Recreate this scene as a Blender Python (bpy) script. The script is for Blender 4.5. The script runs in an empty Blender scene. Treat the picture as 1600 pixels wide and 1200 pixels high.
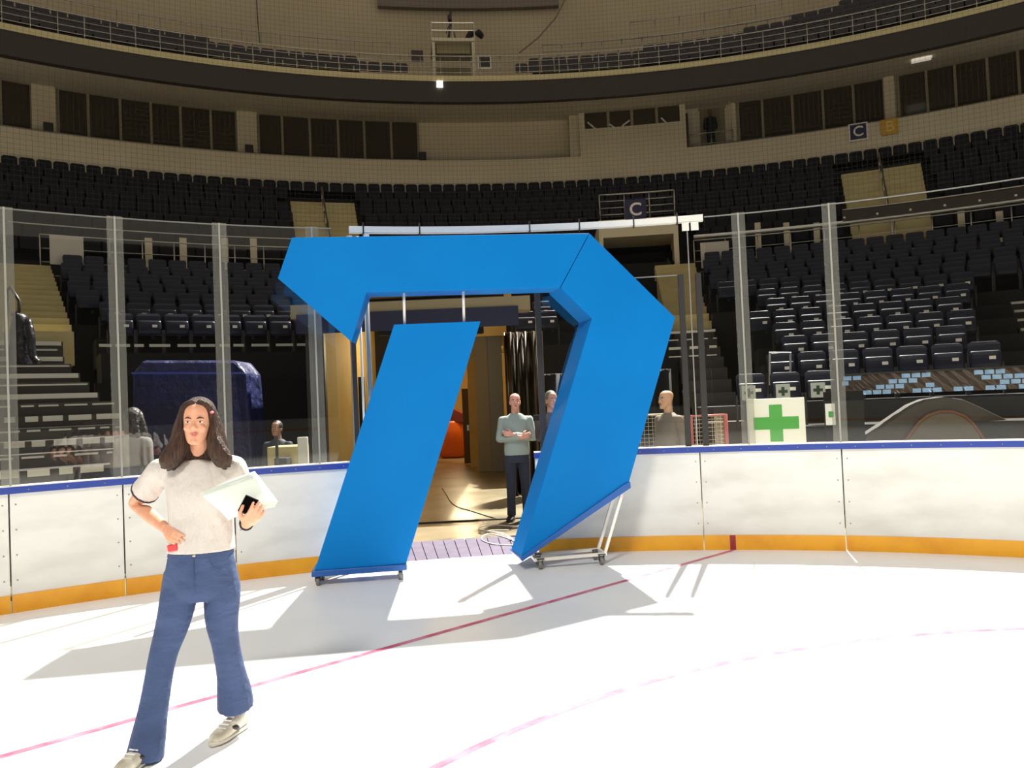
import bpy, bmesh, math, random
import numpy as np
from math import sin, cos, radians, degrees, pi, sqrt, atan2
from mathutils import Vector, Matrix

random.seed(7)
SC = bpy.context.scene
COL = SC.collection

# ------------------------------------------------------------------ camera
FPX, PITCH, ROLL, EYE = 1200.0, radians(1.4), radians(2.4), 1.65
cam_d = bpy.data.cameras.new('camera')
cam_d.sensor_width = 36.0
cam_d.lens = FPX / 1600 * 36
cam_d.clip_end = 300
cam = bpy.data.objects.new('camera', cam_d)
COL.objects.link(cam)
cam.matrix_world = Matrix.Translation((0, 0, EYE)) @ Matrix.Rotation(pi / 2 + PITCH, 4, 'X') @ Matrix.Rotation(-ROLL, 4, 'Z')
SC.camera = cam

# ------------------------------------------------------------------ light
world = bpy.data.worlds.new('world')
SC.world = world
world.use_nodes = True
wb = world.node_tree.nodes['Background']
wb.inputs[0].default_value = (1.0, 0.90, 0.745, 1)
wb.inputs[1].default_value = 0.42

def lamp(kind, name, loc, aim, power, color, **kw):
    d = bpy.data.lights.new(name, kind)
    d.energy = power
    d.color = color
    for k, v in kw.items():
        setattr(d, k, v)
    o = bpy.data.objects.new(name, d)
    COL.objects.link(o)
    o.location = loc
    o.rotation_euler = (Vector(aim) - Vector(loc)).to_track_quat('-Z', 'Y').to_euler()
    return o

# the arena floodlight behind the stands, whose beam throws every hard shadow on the ice
lamp('SPOT', 'arena_floodlight', (8.4, 27.0, 31.5), (-0.5, 4.0, 0), 270000, (1.0, 0.95, 0.86), spot_size=radians(40), spot_blend=0.35, shadow_soft_size=0.35)
# broad floodlight bank over the far half of the rink
lamp('SPOT', 'arena_flood_bank', (-6.0, -17.0, 24.0), (0.5, 1.6, 0), 24000, (1.0, 0.96, 0.90), spot_size=radians(35), spot_blend=0.5, shadow_soft_size=2.6)
# warm lamps inside the tunnel
lamp('POINT', 'tunnel_lamp', (-2.2, 15.6, 2.9), (0, 0, 0), 50, (1.0, 0.80, 0.48), shadow_soft_size=0.25)
lamp('POINT', 'tunnel_lamp', (-1.6, 24.0, 2.9), (0, 0, 0), 170, (1.0, 0.80, 0.48), shadow_soft_size=0.25)

vs = SC.view_settings
vs.view_transform = 'Standard'
vs.look = 'None'
vs.exposure = 0.0
vs.gamma = 1.0
vs.use_curve_mapping = False

# ------------------------------------------------------------------ geometry of the place
CB = (0.533, -0.131)      # centre of the rink corner
RB = 8.48                 # its radius
CS = (1.5, -0.1)          # centre of the curved stands

def pol(C, R, th, z):
    t = radians(th)
    return Vector((C[0] + R * sin(t), C[1] + R * cos(t), z))

def ray(x, y):
    u, v = (x - 800) / FPX, (600 - y) / FPX
    c, s = cos(ROLL), sin(ROLL)
    U, V = u * c + v * s, -u * s + v * c
    return Vector((U, cos(PITCH) - V * sin(PITCH), sin(PITCH) + V * cos(PITCH)))

def at(x, y, Y):
    d = ray(x, y)
    t = Y / d.y
    return Vector((d.x * t, Y, EYE + d.z * t))

def gnd(x, y, z=0.0):
    d = ray(x, y)
    t = (z - EYE) / d.z
    return Vector((d.x * t, d.y * t, z))

def arc(x, y, R, C=CS):
    d = ray(x, y)
    a = d.x ** 2 + d.y ** 2
    b = -2 * (d.x * C[0] + d.y * C[1])
    c = C[0] ** 2 + C[1] ** 2 - R * R
    t = (-b + sqrt(b * b - 4 * a * c)) / 2 / a
    p = Vector((d.x * t, d.y * t, EYE + d.z * t))
    return degrees(atan2(p.x - C[0], p.y - C[1])), p.z

def on_plane(x, y, p0, n):
    d = ray(x, y)
    o = Vector((0, 0, EYE))
    t = (p0 - o).dot(n) / d.dot(n)
    return o + d * t

# ------------------------------------------------------------------ materials
def lin(c):
    c = c / 255.0
    return c / 12.92 if c <= 0.04045 else ((c + 0.055) / 1.055) ** 2.4

def rgb(r, g, b):
    return (lin(r), lin(g), lin(b), 1)

MATS = {}
def mat(name, col, rough=0.6, metal=0.0, spec=0.5, noise=None, bump=None, coat=0.0, emit=None, stretch=None):
    if name in MATS:
        return MATS[name]
    m = bpy.data.materials.new(name)
    m.use_nodes = True
    nt = m.node_tree
    b = nt.nodes['Principled BSDF']
    b.inputs['Base Color'].default_value = col
    b.inputs['Roughness'].default_value = rough
    b.inputs['Metallic'].default_value = metal
    b.inputs['Specular IOR Level'].default_value = spec
    b.inputs['Coat Weight'].default_value = coat
    b.inputs['Coat Roughness'].default_value = 0.15
    if noise or bump:
        tc = nt.nodes.new('ShaderNodeTexCoord')
        mp = nt.nodes.new('ShaderNodeMapping')
        nt.links.new(tc.outputs['Object'], mp.inputs[0])
        if stretch:
            mp.inputs['Scale'].default_value = stretch
    if noise:
        sc, c2 = noise[0], noise[1]
        lo, hi = (noise[2], noise[3]) if len(noise) > 3 else (0.35, 0.65)
        n = nt.nodes.new('ShaderNodeTexNoise')
        n.inputs['Scale'].default_value = sc
        n.inputs['Detail'].default_value = 6
        nt.links.new(mp.outputs[0], n.inputs['Vector'])
        r = nt.nodes.new('ShaderNodeValToRGB')
        r.color_ramp.elements[0].position = lo
        r.color_ramp.elements[1].position = hi
        r.color_ramp.elements[0].color = c2
        r.color_ramp.elements[1].color = col
        nt.links.new(n.outputs[0], r.inputs[0])
        nt.links.new(r.outputs[0], b.inputs['Base Color'])
    if bump:
        n2 = nt.nodes.new('ShaderNodeTexNoise')
        n2.inputs['Scale'].default_value = bump[0]
        n2.inputs['Detail'].default_value = 4
        nt.links.new(mp.outputs[0], n2.inputs['Vector'])
        bp = nt.nodes.new('ShaderNodeBump')
        bp.inputs['Strength'].default_value = bump[1]
        bp.inputs['Distance'].default_value = bump[2] if len(bump) > 2 else 0.01
        nt.links.new(n2.outputs[0], bp.inputs['Height'])
        nt.links.new(bp.outputs[0], b.inputs['Normal'])
    if emit:
        b.inputs['Emission Color'].default_value = emit[0]
        b.inputs['Emission Strength'].default_value = emit[1]
    MATS[name] = m
    return m

def glass_mat(name, tint, refl, milky=0.0):
    m = bpy.data.materials.new(name)
    m.use_nodes = True
    nt = m.node_tree
    nt.nodes.remove(nt.nodes['Principled BSDF'])
    out = nt.nodes['Material Output']
    t = nt.nodes.new('ShaderNodeBsdfTransparent')
    t.inputs[0].default_value = tint
    g = nt.nodes.new('ShaderNodeBsdfGlossy')
    g.inputs['Roughness'].default_value = 0.015
    g.inputs['Color'].default_value = (1, 1, 1, 1)
    lw = nt.nodes.new('ShaderNodeLayerWeight')
    lw.inputs['Blend'].default_value = 0.5
    pw = nt.nodes.new('ShaderNodeMath')
    pw.operation = 'POWER'
    pw.inputs[1].default_value = 5.0
    nt.links.new(lw.outputs['Facing'], pw.inputs[0])
    fr = nt.nodes.new('ShaderNodeMapRange')      # Schlick: F0 at normal view, 1 at grazing
    fr.inputs['To Min'].default_value = refl
    nt.links.new(pw.outputs[0], fr.inputs['Value'])
    mx = nt.nodes.new('ShaderNodeMixShader')
    nt.links.new(fr.outputs[0], mx.inputs[0])
    nt.links.new(t.outputs[0], mx.inputs[1])
    nt.links.new(g.outputs[0], mx.inputs[2])
    res = mx
    if milky:
        df = nt.nodes.new('ShaderNodeBsdfDiffuse')
        df.inputs[0].default_value = (0.8, 0.79, 0.74, 1)
        m2 = nt.nodes.new('ShaderNodeMixShader')
        m2.inputs[0].default_value = milky
        nt.links.new(mx.outputs[0], m2.inputs[1])
        nt.links.new(df.outputs[0], m2.inputs[2])
        res = m2
    nt.links.new(res.outputs[0], out.inputs[0])
    MATS[name] = m
    return m

M_ICE = mat('ice', rgb(238, 239, 238), 0.38, spec=0.35, noise=(0.9, rgb(226, 229, 231), 0.3, 0.7), bump=(9, 0.12, 0.01))
M_LINE = mat('painted_line', rgb(190, 78, 106), 0.5, noise=(7, rgb(208, 128, 148), 0.36, 0.6))
M_BOARD = mat('board_plastic', rgb(224, 223, 218), 0.33, noise=(1.4, rgb(206, 204, 198), 0.3, 0.55), stretch=(1, 1, 2.6))
M_KICK = mat('kick_plastic', rgb(240, 172, 34), 0.35, noise=(3, rgb(224, 150, 24), 0.3, 0.6))
M_RAIL = mat('rail_blue', rgb(36, 62, 150), 0.35)
M_WHITE = mat('white_plastic', rgb(236, 235, 230), 0.4)
M_PAINT = mat('sculpture_paint', rgb(0, 113, 186), 0.5, spec=0.12, noise=(1.2, rgb(0, 107, 180), 0.3, 0.7), bump=(160, 0.10, 0.002))
M_PAINTD = mat('sculpture_base_paint', rgb(20, 84, 160), 0.4)
M_WMETAL = mat('white_painted_metal', rgb(228, 224, 214), 0.4)
M_ALU = mat('aluminium', rgb(176, 176, 172), 0.35, metal=0.9)
M_STEEL = mat('steel_rail', rgb(170, 165, 155), 0.28, metal=1.0)
M_DARKMETAL = mat('dark_metal', rgb(38, 36, 34), 0.45)
M_RUBBER = mat('caster_rubber', rgb(120, 118, 112), 0.5)
M_GLASS = glass_mat('clear_glass', (0.96, 0.97, 0.965, 1), 0.035)
M_POST = glass_mat('clear_post', (0.8, 0.8, 0.76, 1), 0.06, 0.07)
M_WINDOW = mat('suite_window', rgb(66, 58, 46), 0.12, spec=0.5)
M_NET = mat('net_cord', rgb(26, 23, 18), 0.9)
M_BEIGE = mat('beige_plaster', rgb(214, 203, 174), 0.8, noise=(0.7, rgb(206, 195, 166), 0.3, 0.7))
M_BEIGE2 = mat('beige_wall', rgb(188, 172, 142), 0.8, noise=(0.35, rgb(178, 162, 132), 0.3, 0.7))
M_STAIR = mat('beige_stair', rgb(186, 172, 126), 0.8, noise=(2.5, rgb(174, 160, 114), 0.3, 0.7))
M_SOFFIT = mat('soffit', rgb(150, 140, 116), 0.85)
M_FASCIA = mat('fascia_screen', rgb(44, 36, 28), 0.5)
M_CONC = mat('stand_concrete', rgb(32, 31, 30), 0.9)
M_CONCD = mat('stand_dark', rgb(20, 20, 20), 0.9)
M_SEAT = mat('seat_plastic', rgb(20, 22, 42), 0.4, spec=0.4)
M_SEATU = mat('seat_upper', rgb(15, 15, 24), 0.6, spec=0.25)
M_SEATB = mat('seat_balcony', rgb(46, 40, 42), 0.6)
M_PLATE = mat('number_plate', rgb(240, 236, 222), 0.5)
M_NOSING = mat('white_nosing', rgb(205, 202, 188), 0.6)
M_YELLOW = mat('tunnel_yellow', rgb(206, 180, 116), 0.7, noise=(1.5, rgb(200, 164, 84), 0.3, 0.7))
M_TUNFLOOR = mat('wet_concrete', rgb(140, 132, 108), 0.3, spec=0.5, noise=(0.8, rgb(96, 86, 66), 0.34, 0.6), bump=(4, 0.08, 0.02))
M_GREYP = mat('grey_panel', rgb(124, 124, 118), 0.6)
M_BLACK = mat('black_cloth', rgb(20, 18, 18), 0.8)
M_CURTAIN = mat('bronze_curtain', rgb(52, 42, 27), 0.34, metal=0.25)
M_MAT = mat('rubber_planks', rgb(92, 82, 104), 0.7, noise=(6, rgb(74, 66, 88), 0.3, 0.7))
M_NAVY = mat('navy_banner', rgb(13, 16, 50), 0.6)
M_TARP = mat('blue_tarp', rgb(24, 31, 84), 0.5, noise=(3, rgb(18, 24, 66)), bump=(3.5, 1.0, 0.12))
M_GREEN = mat('green_cross', rgb(70, 158, 62), 0.5)
M_DGREEN = mat('dark_green_cross', rgb(52, 74, 56), 0.6)
M_PAPER = mat('white_paper', rgb(236, 240, 236), 0.6)
M_ORANGE = mat('orange_vinyl', rgb(206, 98, 32), 0.4)
M_GOLD = mat('gold_sign', rgb(206, 158, 44), 0.5)
M_SIGNN = mat('sign_navy', rgb(34, 34, 74), 0.5)
M_SIGNW = mat('sign_white', rgb(232, 228, 220), 0.5)
M_BROWN = mat('banner_brown', rgb(72, 60, 52), 0.25)
M_LBLUE = mat('banner_light_blue', rgb(150, 190, 232), 0.2)
M_LED = mat('led_lamp', rgb(255, 250, 240), 0.5, emit=((1, 0.95, 0.88, 1), 6.0))
M_PANEL = mat('lamp_panel', rgb(240, 236, 220), 0.5, emit=((1, 0.93, 0.78, 1), 0.42))
M_GOALRED = mat('goal_frame_red', rgb(168, 92, 88), 0.4)
M_GOALNET = mat('goal_net_cord', rgb(206, 194, 170), 0.8)

# ------------------------------------------------------------------ mesh builder
class MB:
    def __init__(s):
        s.v, s.f, s.m = [], [], []
    def add(s, vs, fs, mi=0):
        o = len(s.v)
        s.v += [Vector(p) for p in vs]
        s.f += [tuple(i + o for i in f) for f in fs]
        s.m += [mi] * len(fs)
        return s
    def hexa(s, p, mi=0):       # p: 4 bottom points (ccw seen from above) then 4 top points
        return s.add(p, [(3, 2, 1, 0), (4, 5, 6, 7), (0, 1, 5, 4), (1, 2, 6, 5), (2, 3, 7, 6), (3, 0, 4, 7)], mi)
    def box(s, c, d, rz=0.0, mi=0, M=None):
        x, y, z = d[0] / 2, d[1] / 2, d[2] / 2
        R = Matrix.Translation(c) @ Matrix.Rotation(rz, 4, 'Z')
        if M is not None:
            R = M @ R
        return s.hexa([R @ Vector(q) for q in ((-x, -y, -z), (x, -y, -z), (x, y, -z), (-x, y, -z), (-x, -y, z), (x, -y, z), (x, y, z), (-x, y, z))], mi)
    def bar(s, a, b, w, h=None, mi=0, up=Vector((0, 0, 1))):
        a, b = Vector(a), Vector(b)
        h = w if h is None else h
        t = (b - a).normalized()
        if abs(t.dot(up)) > 0.98:
            up = Vector((0, 1, 0))
        x = t.cross(up).normalized() * w / 2
        y = x.cross(t).normalized() * h / 2
        return s.hexa([a - x - y, a + x - y, b + x - y, b - x - y, a - x + y, a + x + y, b + x + y, b - x + y], mi)
    def prism(s, pts, ext, mi=0):
        n = len(pts)
        ps = [Vector(p) for p in pts]
        e = Vector(ext)
        fs = [tuple(range(n)), tuple(range(2 * n - 1, n - 1, -1))]
        for i in range(n):
            j = (i + 1) % n
            fs.append((i, i + n, j + n, j))
        return s.add(ps + [p + e for p in ps], fs, mi)
    def arc(s, C, R0, R1, z0, z1, t0, t1, n=None, mi=0):
        n = n or max(1, int(abs(t1 - t0) / 1.5 + 0.5))
        vs, fs = [], []
        for i in range(n + 1):
            t = t0 + (t1 - t0) * i / n
            vs += [pol(C, R0, t, z0), pol(C, R1, t, z0), pol(C, R1, t, z1), pol(C, R0, t, z1)]
        for i in range(n):
            a, b = 4 * i, 4 * i + 4
            for k in range(4):
                l = (k + 1) % 4
                fs.append((a + k, a + l, b + l, b + k))
        fs += [(0, 3, 2, 1), (4 * n, 4 * n + 1, 4 * n + 2, 4 * n + 3)]
        return s.add(vs, fs, mi)
    def tube(s, pts, r, n=8, mi=0, closed=False):
        pts = [Vector(p) for p in pts]
        m = len(pts)
        rs = r if isinstance(r, (list, tuple)) else [r] * m
        vs, fs = [], []
        prev = None
        for i, p in enumerate(pts):
            if closed:
                t = pts[(i + 1) % m] - pts[i - 1]
            else:
                t = pts[min(i + 1, m - 1)] - pts[max(i - 1, 0)]
            t.normalize()
            if prev is None:
                u = Vector((0, 0, 1)) if abs(t.z) < 0.9 else Vector((1, 0, 0))
                x = t.cross(u).normalized()
            else:
                x = (prev - t * prev.dot(t)).normalized()
            prev = x
            y = t.cross(x)
            for k in range(n):
                a = 2 * pi * k / n
                vs.append(p + (x * cos(a) + y * sin(a)) * rs[i])
        for i in range(m if closed else m - 1):
            for k in range(n):
                l = (k + 1) % n
                i2 = (i + 1) % m
                fs.append((i * n + k, i * n + l, i2 * n + l, i2 * n + k))
        if not closed:
            fs += [tuple(range(n - 1, -1, -1)), tuple((m - 1) * n + k for k in range(n))]
        return s.add(vs, fs, mi)
    def ell(s, c, r, M=None, nu=14, nv=10, mi=0):
        vs, fs = [], []
        for j in range(nv + 1):
            ph = pi * j / nv
            for i in range(nu):
                a = 2 * pi * i / nu
                vs.append(Vector((c[0] + r[0] * sin(ph) * cos(a), c[1] + r[1] * sin(ph) * sin(a), c[2] + r[2] * cos(ph))))
        if M is not None:
            vs = [M @ q for q in vs]
        for j in range(nv):
            for i in range(nu):
                k = (i + 1) % nu
                fs.append((j * nu + i, (j + 1) * nu + i, (j + 1) * nu + k, j * nu + k))
        return s.add(vs, fs, mi)
    def loft(s, secs, n=18, k=4, mi=0, sq=1.0):
        A = np.array([list(c) + list(ax) + list(ay) for c, ax, ay in secs], float)
        m = len(A)
        out = []
        for i in range(m - 1):
            p0, p1, p2, p3 = A[max(i - 1, 0)], A[i], A[i + 1], A[min(i + 2, m - 1)]
            for j in range(k):
                t = j / k
                out.append(0.5 * (2 * p1 + (p2 - p0) * t + (2 * p0 - 5 * p1 + 4 * p2 - p3) * t * t + (3 * p1 - p0 - 3 * p2 + p3) * t ** 3))
        out.append(A[-1])
        vs, fs = [], []
        for o in out:
            c, ax, ay = Vector(o[:3]), Vector(o[3:6]), Vector(o[6:])
            for q in range(n):
                a = 2 * pi * q / n
                ca, sa = cos(a), sin(a)
                ca = math.copysign(abs(ca) ** sq, ca)
                sa = math.copysign(abs(sa) ** sq, sa)
                vs.append(c + ax * ca + ay * sa)
        L = len(out)
        for i in range(L - 1):
            for q in range(n):
                w = (q + 1) % n
                fs.append((i * n + q, i * n + w, (i + 1) * n + w, (i + 1) * n + q))
        fs += [tuple(range(n - 1, -1, -1)), tuple((L - 1) * n + q for q in range(n))]
        return s.add(vs, fs, mi)
    def limb(s, pts, rads, side=(1, 0, 0), n=14, k=4):
        pts = [Vector(p) for p in pts]
        secs = []
        m = len(pts)
        sv = Vector(side)
        for i, p in enumerate(pts):
            t = (pts[min(i + 1, m - 1)] - pts[max(i - 1, 0)]).normalized()
            x = (sv - t * sv.dot(t)).normalized()
            y = t.cross(x)
            r = rads[i] if isinstance(rads[i], (tuple, list)) else (rads[i], rads[i])
            secs.append((p, x * r[0], y * r[1]))
        return s.loft(secs, n, k)
    def mesh(s, name, mats, smooth=False, origin=None):
        me = bpy.data.meshes.new(name)
        vs = [v - origin for v in s.v] if origin is not None else s.v
        me.from_pydata([tuple(v) for v in vs], [], s.f)
        for m in (mats if isinstance(mats, (list, tuple)) else [mats]):
            me.materials.append(m)
        me.polygons.foreach_set('material_index', s.m)
        if smooth:
            me.polygons.foreach_set('use_smooth', [True] * len(me.polygons))
        bm = bmesh.new()
        bm.from_mesh(me)
        bmesh.ops.recalc_face_normals(bm, faces=bm.faces)
        bm.to_mesh(me)
        bm.free()
        me.update()
        return me
    def build(s, name, mats, parent=None, smooth=False, bevel=0.0, origin=None, local=False, seg=2):
        if parent is not None and not local:
            origin = parent.location.copy()
        me = s.mesh(name, mats, smooth, origin)
        o = bpy.data.objects.new(name, me)
        COL.objects.link(o)
        if parent is not None:
            o.parent = parent
            if parent.type == 'MESH' and not local:
                pass
        elif origin is not None:
            o.location = origin
        if bevel:
            b = o.modifiers.new('bevel', 'BEVEL')
            b.width = bevel
            b.segments = seg
            b.limit_method = 'ANGLE'
        return o

def thing(name, label, cat, loc=(0, 0, 0), rotz=0.0, group=None):
    o = bpy.data.objects.new(name, None)
    COL.objects.link(o)
    o.empty_display_size = 0.1
    o.location = loc
    o.rotation_euler = (0, 0, rotz)
    return tag(o, label, cat, group)

def tag(o, label, cat, group=None, kind=None):
    o['label'] = label
    o['category'] = cat
    if group:
        o['group'] = group
    if kind:
        o['kind'] = kind
    return o

def struct(o, label=None):
    o['kind'] = 'structure'
    if label:
        o['label'] = label
    return o

def sub(mb, name, m, parent, **kw):
    """a sub-part: parent is a mesh part whose own parent is the thing"""
    o = mb.build(name, m, None, **kw)
    o.parent = parent
    return o

def sub_rel(mb, name, m, part, **kw):
    org = part.parent.location.copy()
    me = mb.mesh(name, m, kw.pop('smooth', False), org)
    o = bpy.data.objects.new(name, me)
    COL.objects.link(o)
    o.parent = part
    return o

def lerp(a, b, t):
    return a + (b - a) * t

ORD = ['zeroth', 'first', 'second', 'third', 'fourth', 'fifth', 'sixth', 'seventh', 'eighth', 'ninth', 'tenth', 'eleventh', 'twelfth', 'thirteenth', 'fourteenth', 'fifteenth', 'sixteenth', 'seventeenth', 'eighteenth', 'nineteenth', 'twentieth', 'twenty-first', 'twenty-second', 'twenty-third', 'twenty-fourth', 'twenty-fifth', 'twenty-sixth', 'twenty-seventh', 'twenty-eighth', 'twenty-ninth', 'thirtieth'] + ['%dth' % k for k in range(31, 70)]

# ================================================================== SETTING
E1 = Vector((-sin(radians(41)), cos(radians(41)), 0))       # towards the end boards
E2 = Vector((cos(radians(41)), sin(radians(41)), 0))        # towards the side boards
CBV = Vector((CB[0], CB[1], 0))

def rink_outline(R=RB):
    """the rounded rectangle of the rink, starting at the end-board tangent of our corner"""
    pts = []
    c = [CBV, CBV - E1 * 43.0, CBV - E1 * 43.0 - E2 * 13.0, CBV - E2 * 13.0]
    st = [-41, 49, 139, 229]
    for q in range(4):
        for i in range(31):
            th = st[q] + 3 * i
            t = radians(th)
            pts.append(c[q] + Vector((R * sin(t), R * cos(t), 0)))
    return pts

OUT = rink_outline(RB + 0.02)
b = MB()
b.add(list(reversed(OUT)), [tuple(range(len(OUT)))])
# goal line and face-off circle frozen into the ice
g0, g1 = Vector((2.25, 8.13, 0)), Vector((-2.62, 3.85, 0))
gd = (g1 - g0).normalized()
gn = Vector((-gd.y, gd.x, 0)) * 0.027
zl = Vector((0, 0, 0.0015))
b.add([g0 - gn + zl, g0 + gn + zl, g0 + gd * 15 + gn + zl, g0 + gd * 15 - gn + zl], [(0, 1, 2, 3)], 1)
cc = (3.0, 0.55)      # face-off circle through the measured arc
P4 = [(-0.4, 3.57), (0.88, 4.61), (1.98, 4.98), (3.35, 5.18)]
A = np.array([[2 * x, 2 * y, 1] for x, y in P4])
s_ = np.linalg.lstsq(A, np.array([x * x + y * y for x, y in P4]), rcond=None)[0]
cc = (float(s_[0]), float(s_[1]))
Rc = float(sqrt(s_[2] + s_[0] ** 2 + s_[1] ** 2))
N = 120
vv, ff = [], []
for i in range(N):
    vv += [pol(cc, Rc - 0.025, 360 * i / N, 0.0015), pol(cc, Rc + 0.025, 360 * i / N, 0.0015)]
for i in range(N):
    j = (i + 1) % N
    ff.append((2 * i, 2 * i + 1, 2 * j + 1, 2 * j))
b.add(vv, ff, 1)
struct(b.build('floor_ice', [M_ICE, M_LINE]))

# boards that close the rink behind the camera (they show in the glass)
b = MB()
vis0, vis1 = -41.0, 43.0
ring = [OUT[-1], ] + []
pts = [p for p in OUT if True]
pts = [pol(CB, RB, t, 0) for t in (43, 45, 47, 49)] + OUT[31:] + [pol(CB, RB, -41, 0)]
for hh, z0, z1, mi in ((0, 0.0, 0.155, 1), (0, 0.155, 1.03, 0), (0, 1.03, 1.1, 2)):
    n = len(pts)
    vs = [p + Vector((0, 0, z0)) for p in pts] + [p + Vector((0, 0, z1)) for p in pts]
    b.add(vs, [(i, i + 1, n + i + 1, n + i) for i in range(n - 1)], mi)
o = struct(b.build('wall_rink_back', [M_BOARD, M_KICK, M_RAIL]))
so = o.modifiers.new('solid', 'SOLIDIFY')
so.thickness = 0.05

# dark far stands that close the bowl behind the camera
b = MB()
def ring(off, z):
    o = rink_outline(RB + off)
    return [Vector((p.x, p.y, z)) for p in o[36:]]
for (o0, z0), (o1, z1) in (((3.0, 0.0), (3.0, 1.2)), ((3.0, 1.2), (14.0, 5.2)), ((14.0, 5.2), (22.0, 10.5)), ((22.0, 10.5), (22.0, 16.0)), ((22.0, 16.0), (30.0, 22.0))):
    a_, c_ = ring(o0, z0), ring(o1, z1)
    n = len(a_)
    b.add(a_ + c_, [(i, i + 1, n + i + 1, n + i) for i in range(n - 1)])
struct(b.build('wall_far_stands', mat('far_stand', rgb(30, 29, 32), 0.9)))

# ------------------------------------------------------------------ rink boards
def rink_board(t0, t1, label, mark=None, seam0=True):
    tm = (t0 + t1) / 2
    g = 0.045
    r = thing('rink_board', label, 'rink board', pol(CB, RB, tm, 0), 0, 'boards around the rink corner')
    MB().arc(CB, RB, RB + 0.09, 0.0, 1.035, t0 + g, t1 - g, 12).build('panel', M_BOARD, r)
    k = MB().arc(CB, RB - 0.012, RB - 0.0005, 0.0, 0.155, t0 + g, t1 - g, 12).build('kick_plate', M_KICK, r)
    rl = MB().arc(CB, RB - 0.025, RB + 0.12, 1.036, 1.095, t0, t1, 12).build('top_rail', M_RAIL, r)
    sub_rel(MB().arc(CB, RB - 0.02, RB + 0.12, 1.0955, 1.105, t0, t1, 12), 'cap_strip', M_WHITE, rl)
    if mark:
        sub_rel(MB().arc(CB, RB - 0.016, RB - 0.0125, 0.0, 0.155, mark - 0.2, mark + 0.2, 2), 'goal_line_mark', mat('dark_red_paint', rgb(150, 40, 50), 0.5), k)
    first = None
    for t in (t0 + 0.33, t1 - 0.33):
        for z in (0.28, 0.5, 0.72, 0.94):
            p = pol(CB, RB - 0.001, t, z)
            if first is None:
                m = MB()
                m.ell((0, 0, 0), (0.0075, 0.0075, 0.0075), nu=8, nv=6)
                first = m.build('bolt', M_STEEL, r, smooth=True, local=True)
                c = first
            else:
                c = first.copy()
                COL.objects.link(c)
                c.parent = r
            c.location = p - r.location
    n = int((t1 - t0) / 1.6)
    for i in range(n):
        t = lerp(t0, t1, (i + 0.5) / n)
        c = first.copy()
        COL.objects.link(c)
        c.parent = r
        c.location = pol(CB, RB - 0.025, t, 1.066) - r.location
    return r

rink_board(-41.0, -35.91, 'white rink board with orange kick strip, cut off by the left picture edge')
rink_board(-35.91, -29.86, 'white rink board with blue rail, second from the left picture edge')
rink_board(-29.86, -23.2, 'white rink board behind the woman in the white shirt')
rink_board(-23.2, -15.1, 'white rink board running up to the left leg of the blue sculpture')
rink_board(-2.18, 9.79, 'white rink board behind the right leg of the blue sculpture')
rink_board(9.79, 19.32, 'white rink board with the dark red mark on its orange strip', mark=arc(1145, 846, RB, CB)[0])
rink_board(19.32, 31.4, 'white rink board at the right picture edge')
rink_board(31.4, 43.0, 'white rink board just past the right picture edge')

# ------------------------------------------------------------------ rink glass and posts
ZG0, ZG1 = 1.106, 3.56
RG = RB + 0.05
def pane(t0, t1, label, z1=ZG1, z0=ZG0):
    tm = (t0 + t1) / 2
    r = thing('rink_glass_shield', label, 'glass pane', pol(CB, RG, tm, z0), 0, 'glass panes on the rink boards')
    MB().arc(CB, RG - 0.006, RG + 0.006, z0, z1, t0, t1, 10).build('glass', M_GLASS, r, smooth=False)
    MB().arc(CB, RG - 0.007, RG + 0.007, z1, z1 + 0.012, t0, t1, 10).build('edge_glint', M_ALU, r)  # light strip added for the glimmer along the top glass edge
    return r

def glass_post(t, label, z1=ZG1 + 0.012, z0=ZG0):
    r = thing('glass_post', label, 'post', pol(CB, RG, t, z0), 0, 'posts between the glass panes')
    MB().arc(CB, RG - 0.045, RG - 0.012, z0, z1, t - 0.055, t + 0.055, 1).build('post_core', mat('post_grey', rgb(150, 149, 140), 0.5), r)
    MB().arc(CB, RG - 0.040, RG - 0.010, z0, z1, t - 0.46, t - 0.055, 1).build('clear_flange', M_POST, r)
    MB().arc(CB, RG - 0.040, RG - 0.010, z0, z1, t + 0.055, t + 0.46, 1).build('clear_flange', M_POST, r)
    return r

G = 0.02
pane(-41.0, -35.8 - G, 'glass pane at the left picture edge')
pane(-35.8 + G, -29.88 - G, 'glass pane in front of the beige and dark left steps')
pane(-29.88 + G, -23.6 - G, 'glass pane behind the woman in the white shirt')
pane(-23.6 + G, -17.5 - G, 'glass pane left of the blue sculpture hook')
pane(-17.5 + G, -16.15, 'narrow glass pane beside the left leg of the sculpture')
pane(10.9, 13.24 - G, 'narrow glass pane right of the two dark gate posts')
pane(13.24 + G, 19.31 - G, 'glass pane in front of the white sign with green cross')
pane(19.31 + G, 31.4 - G, 'wide glass pane in front of the light blue patterned banner')
pane(31.4 + G, 43.0, 'glass pane just past the right picture edge')
glass_post(-35.8, 'clear glass post at the left picture edge')
glass_post(-29.88, 'clear glass post left of the woman in white')
glass_post(-23.6, 'clear glass post just behind the head of the woman in white')
glass_post(-17.5, 'clear glass post under the hook tip of the blue sculpture')
glass_post(13.24, 'clear glass post left of the green cross sign')
glass_post(19.31, 'clear glass post right of the green cross sign')
glass_post(31.4, 'clear glass post just past the right picture edge')
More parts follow.
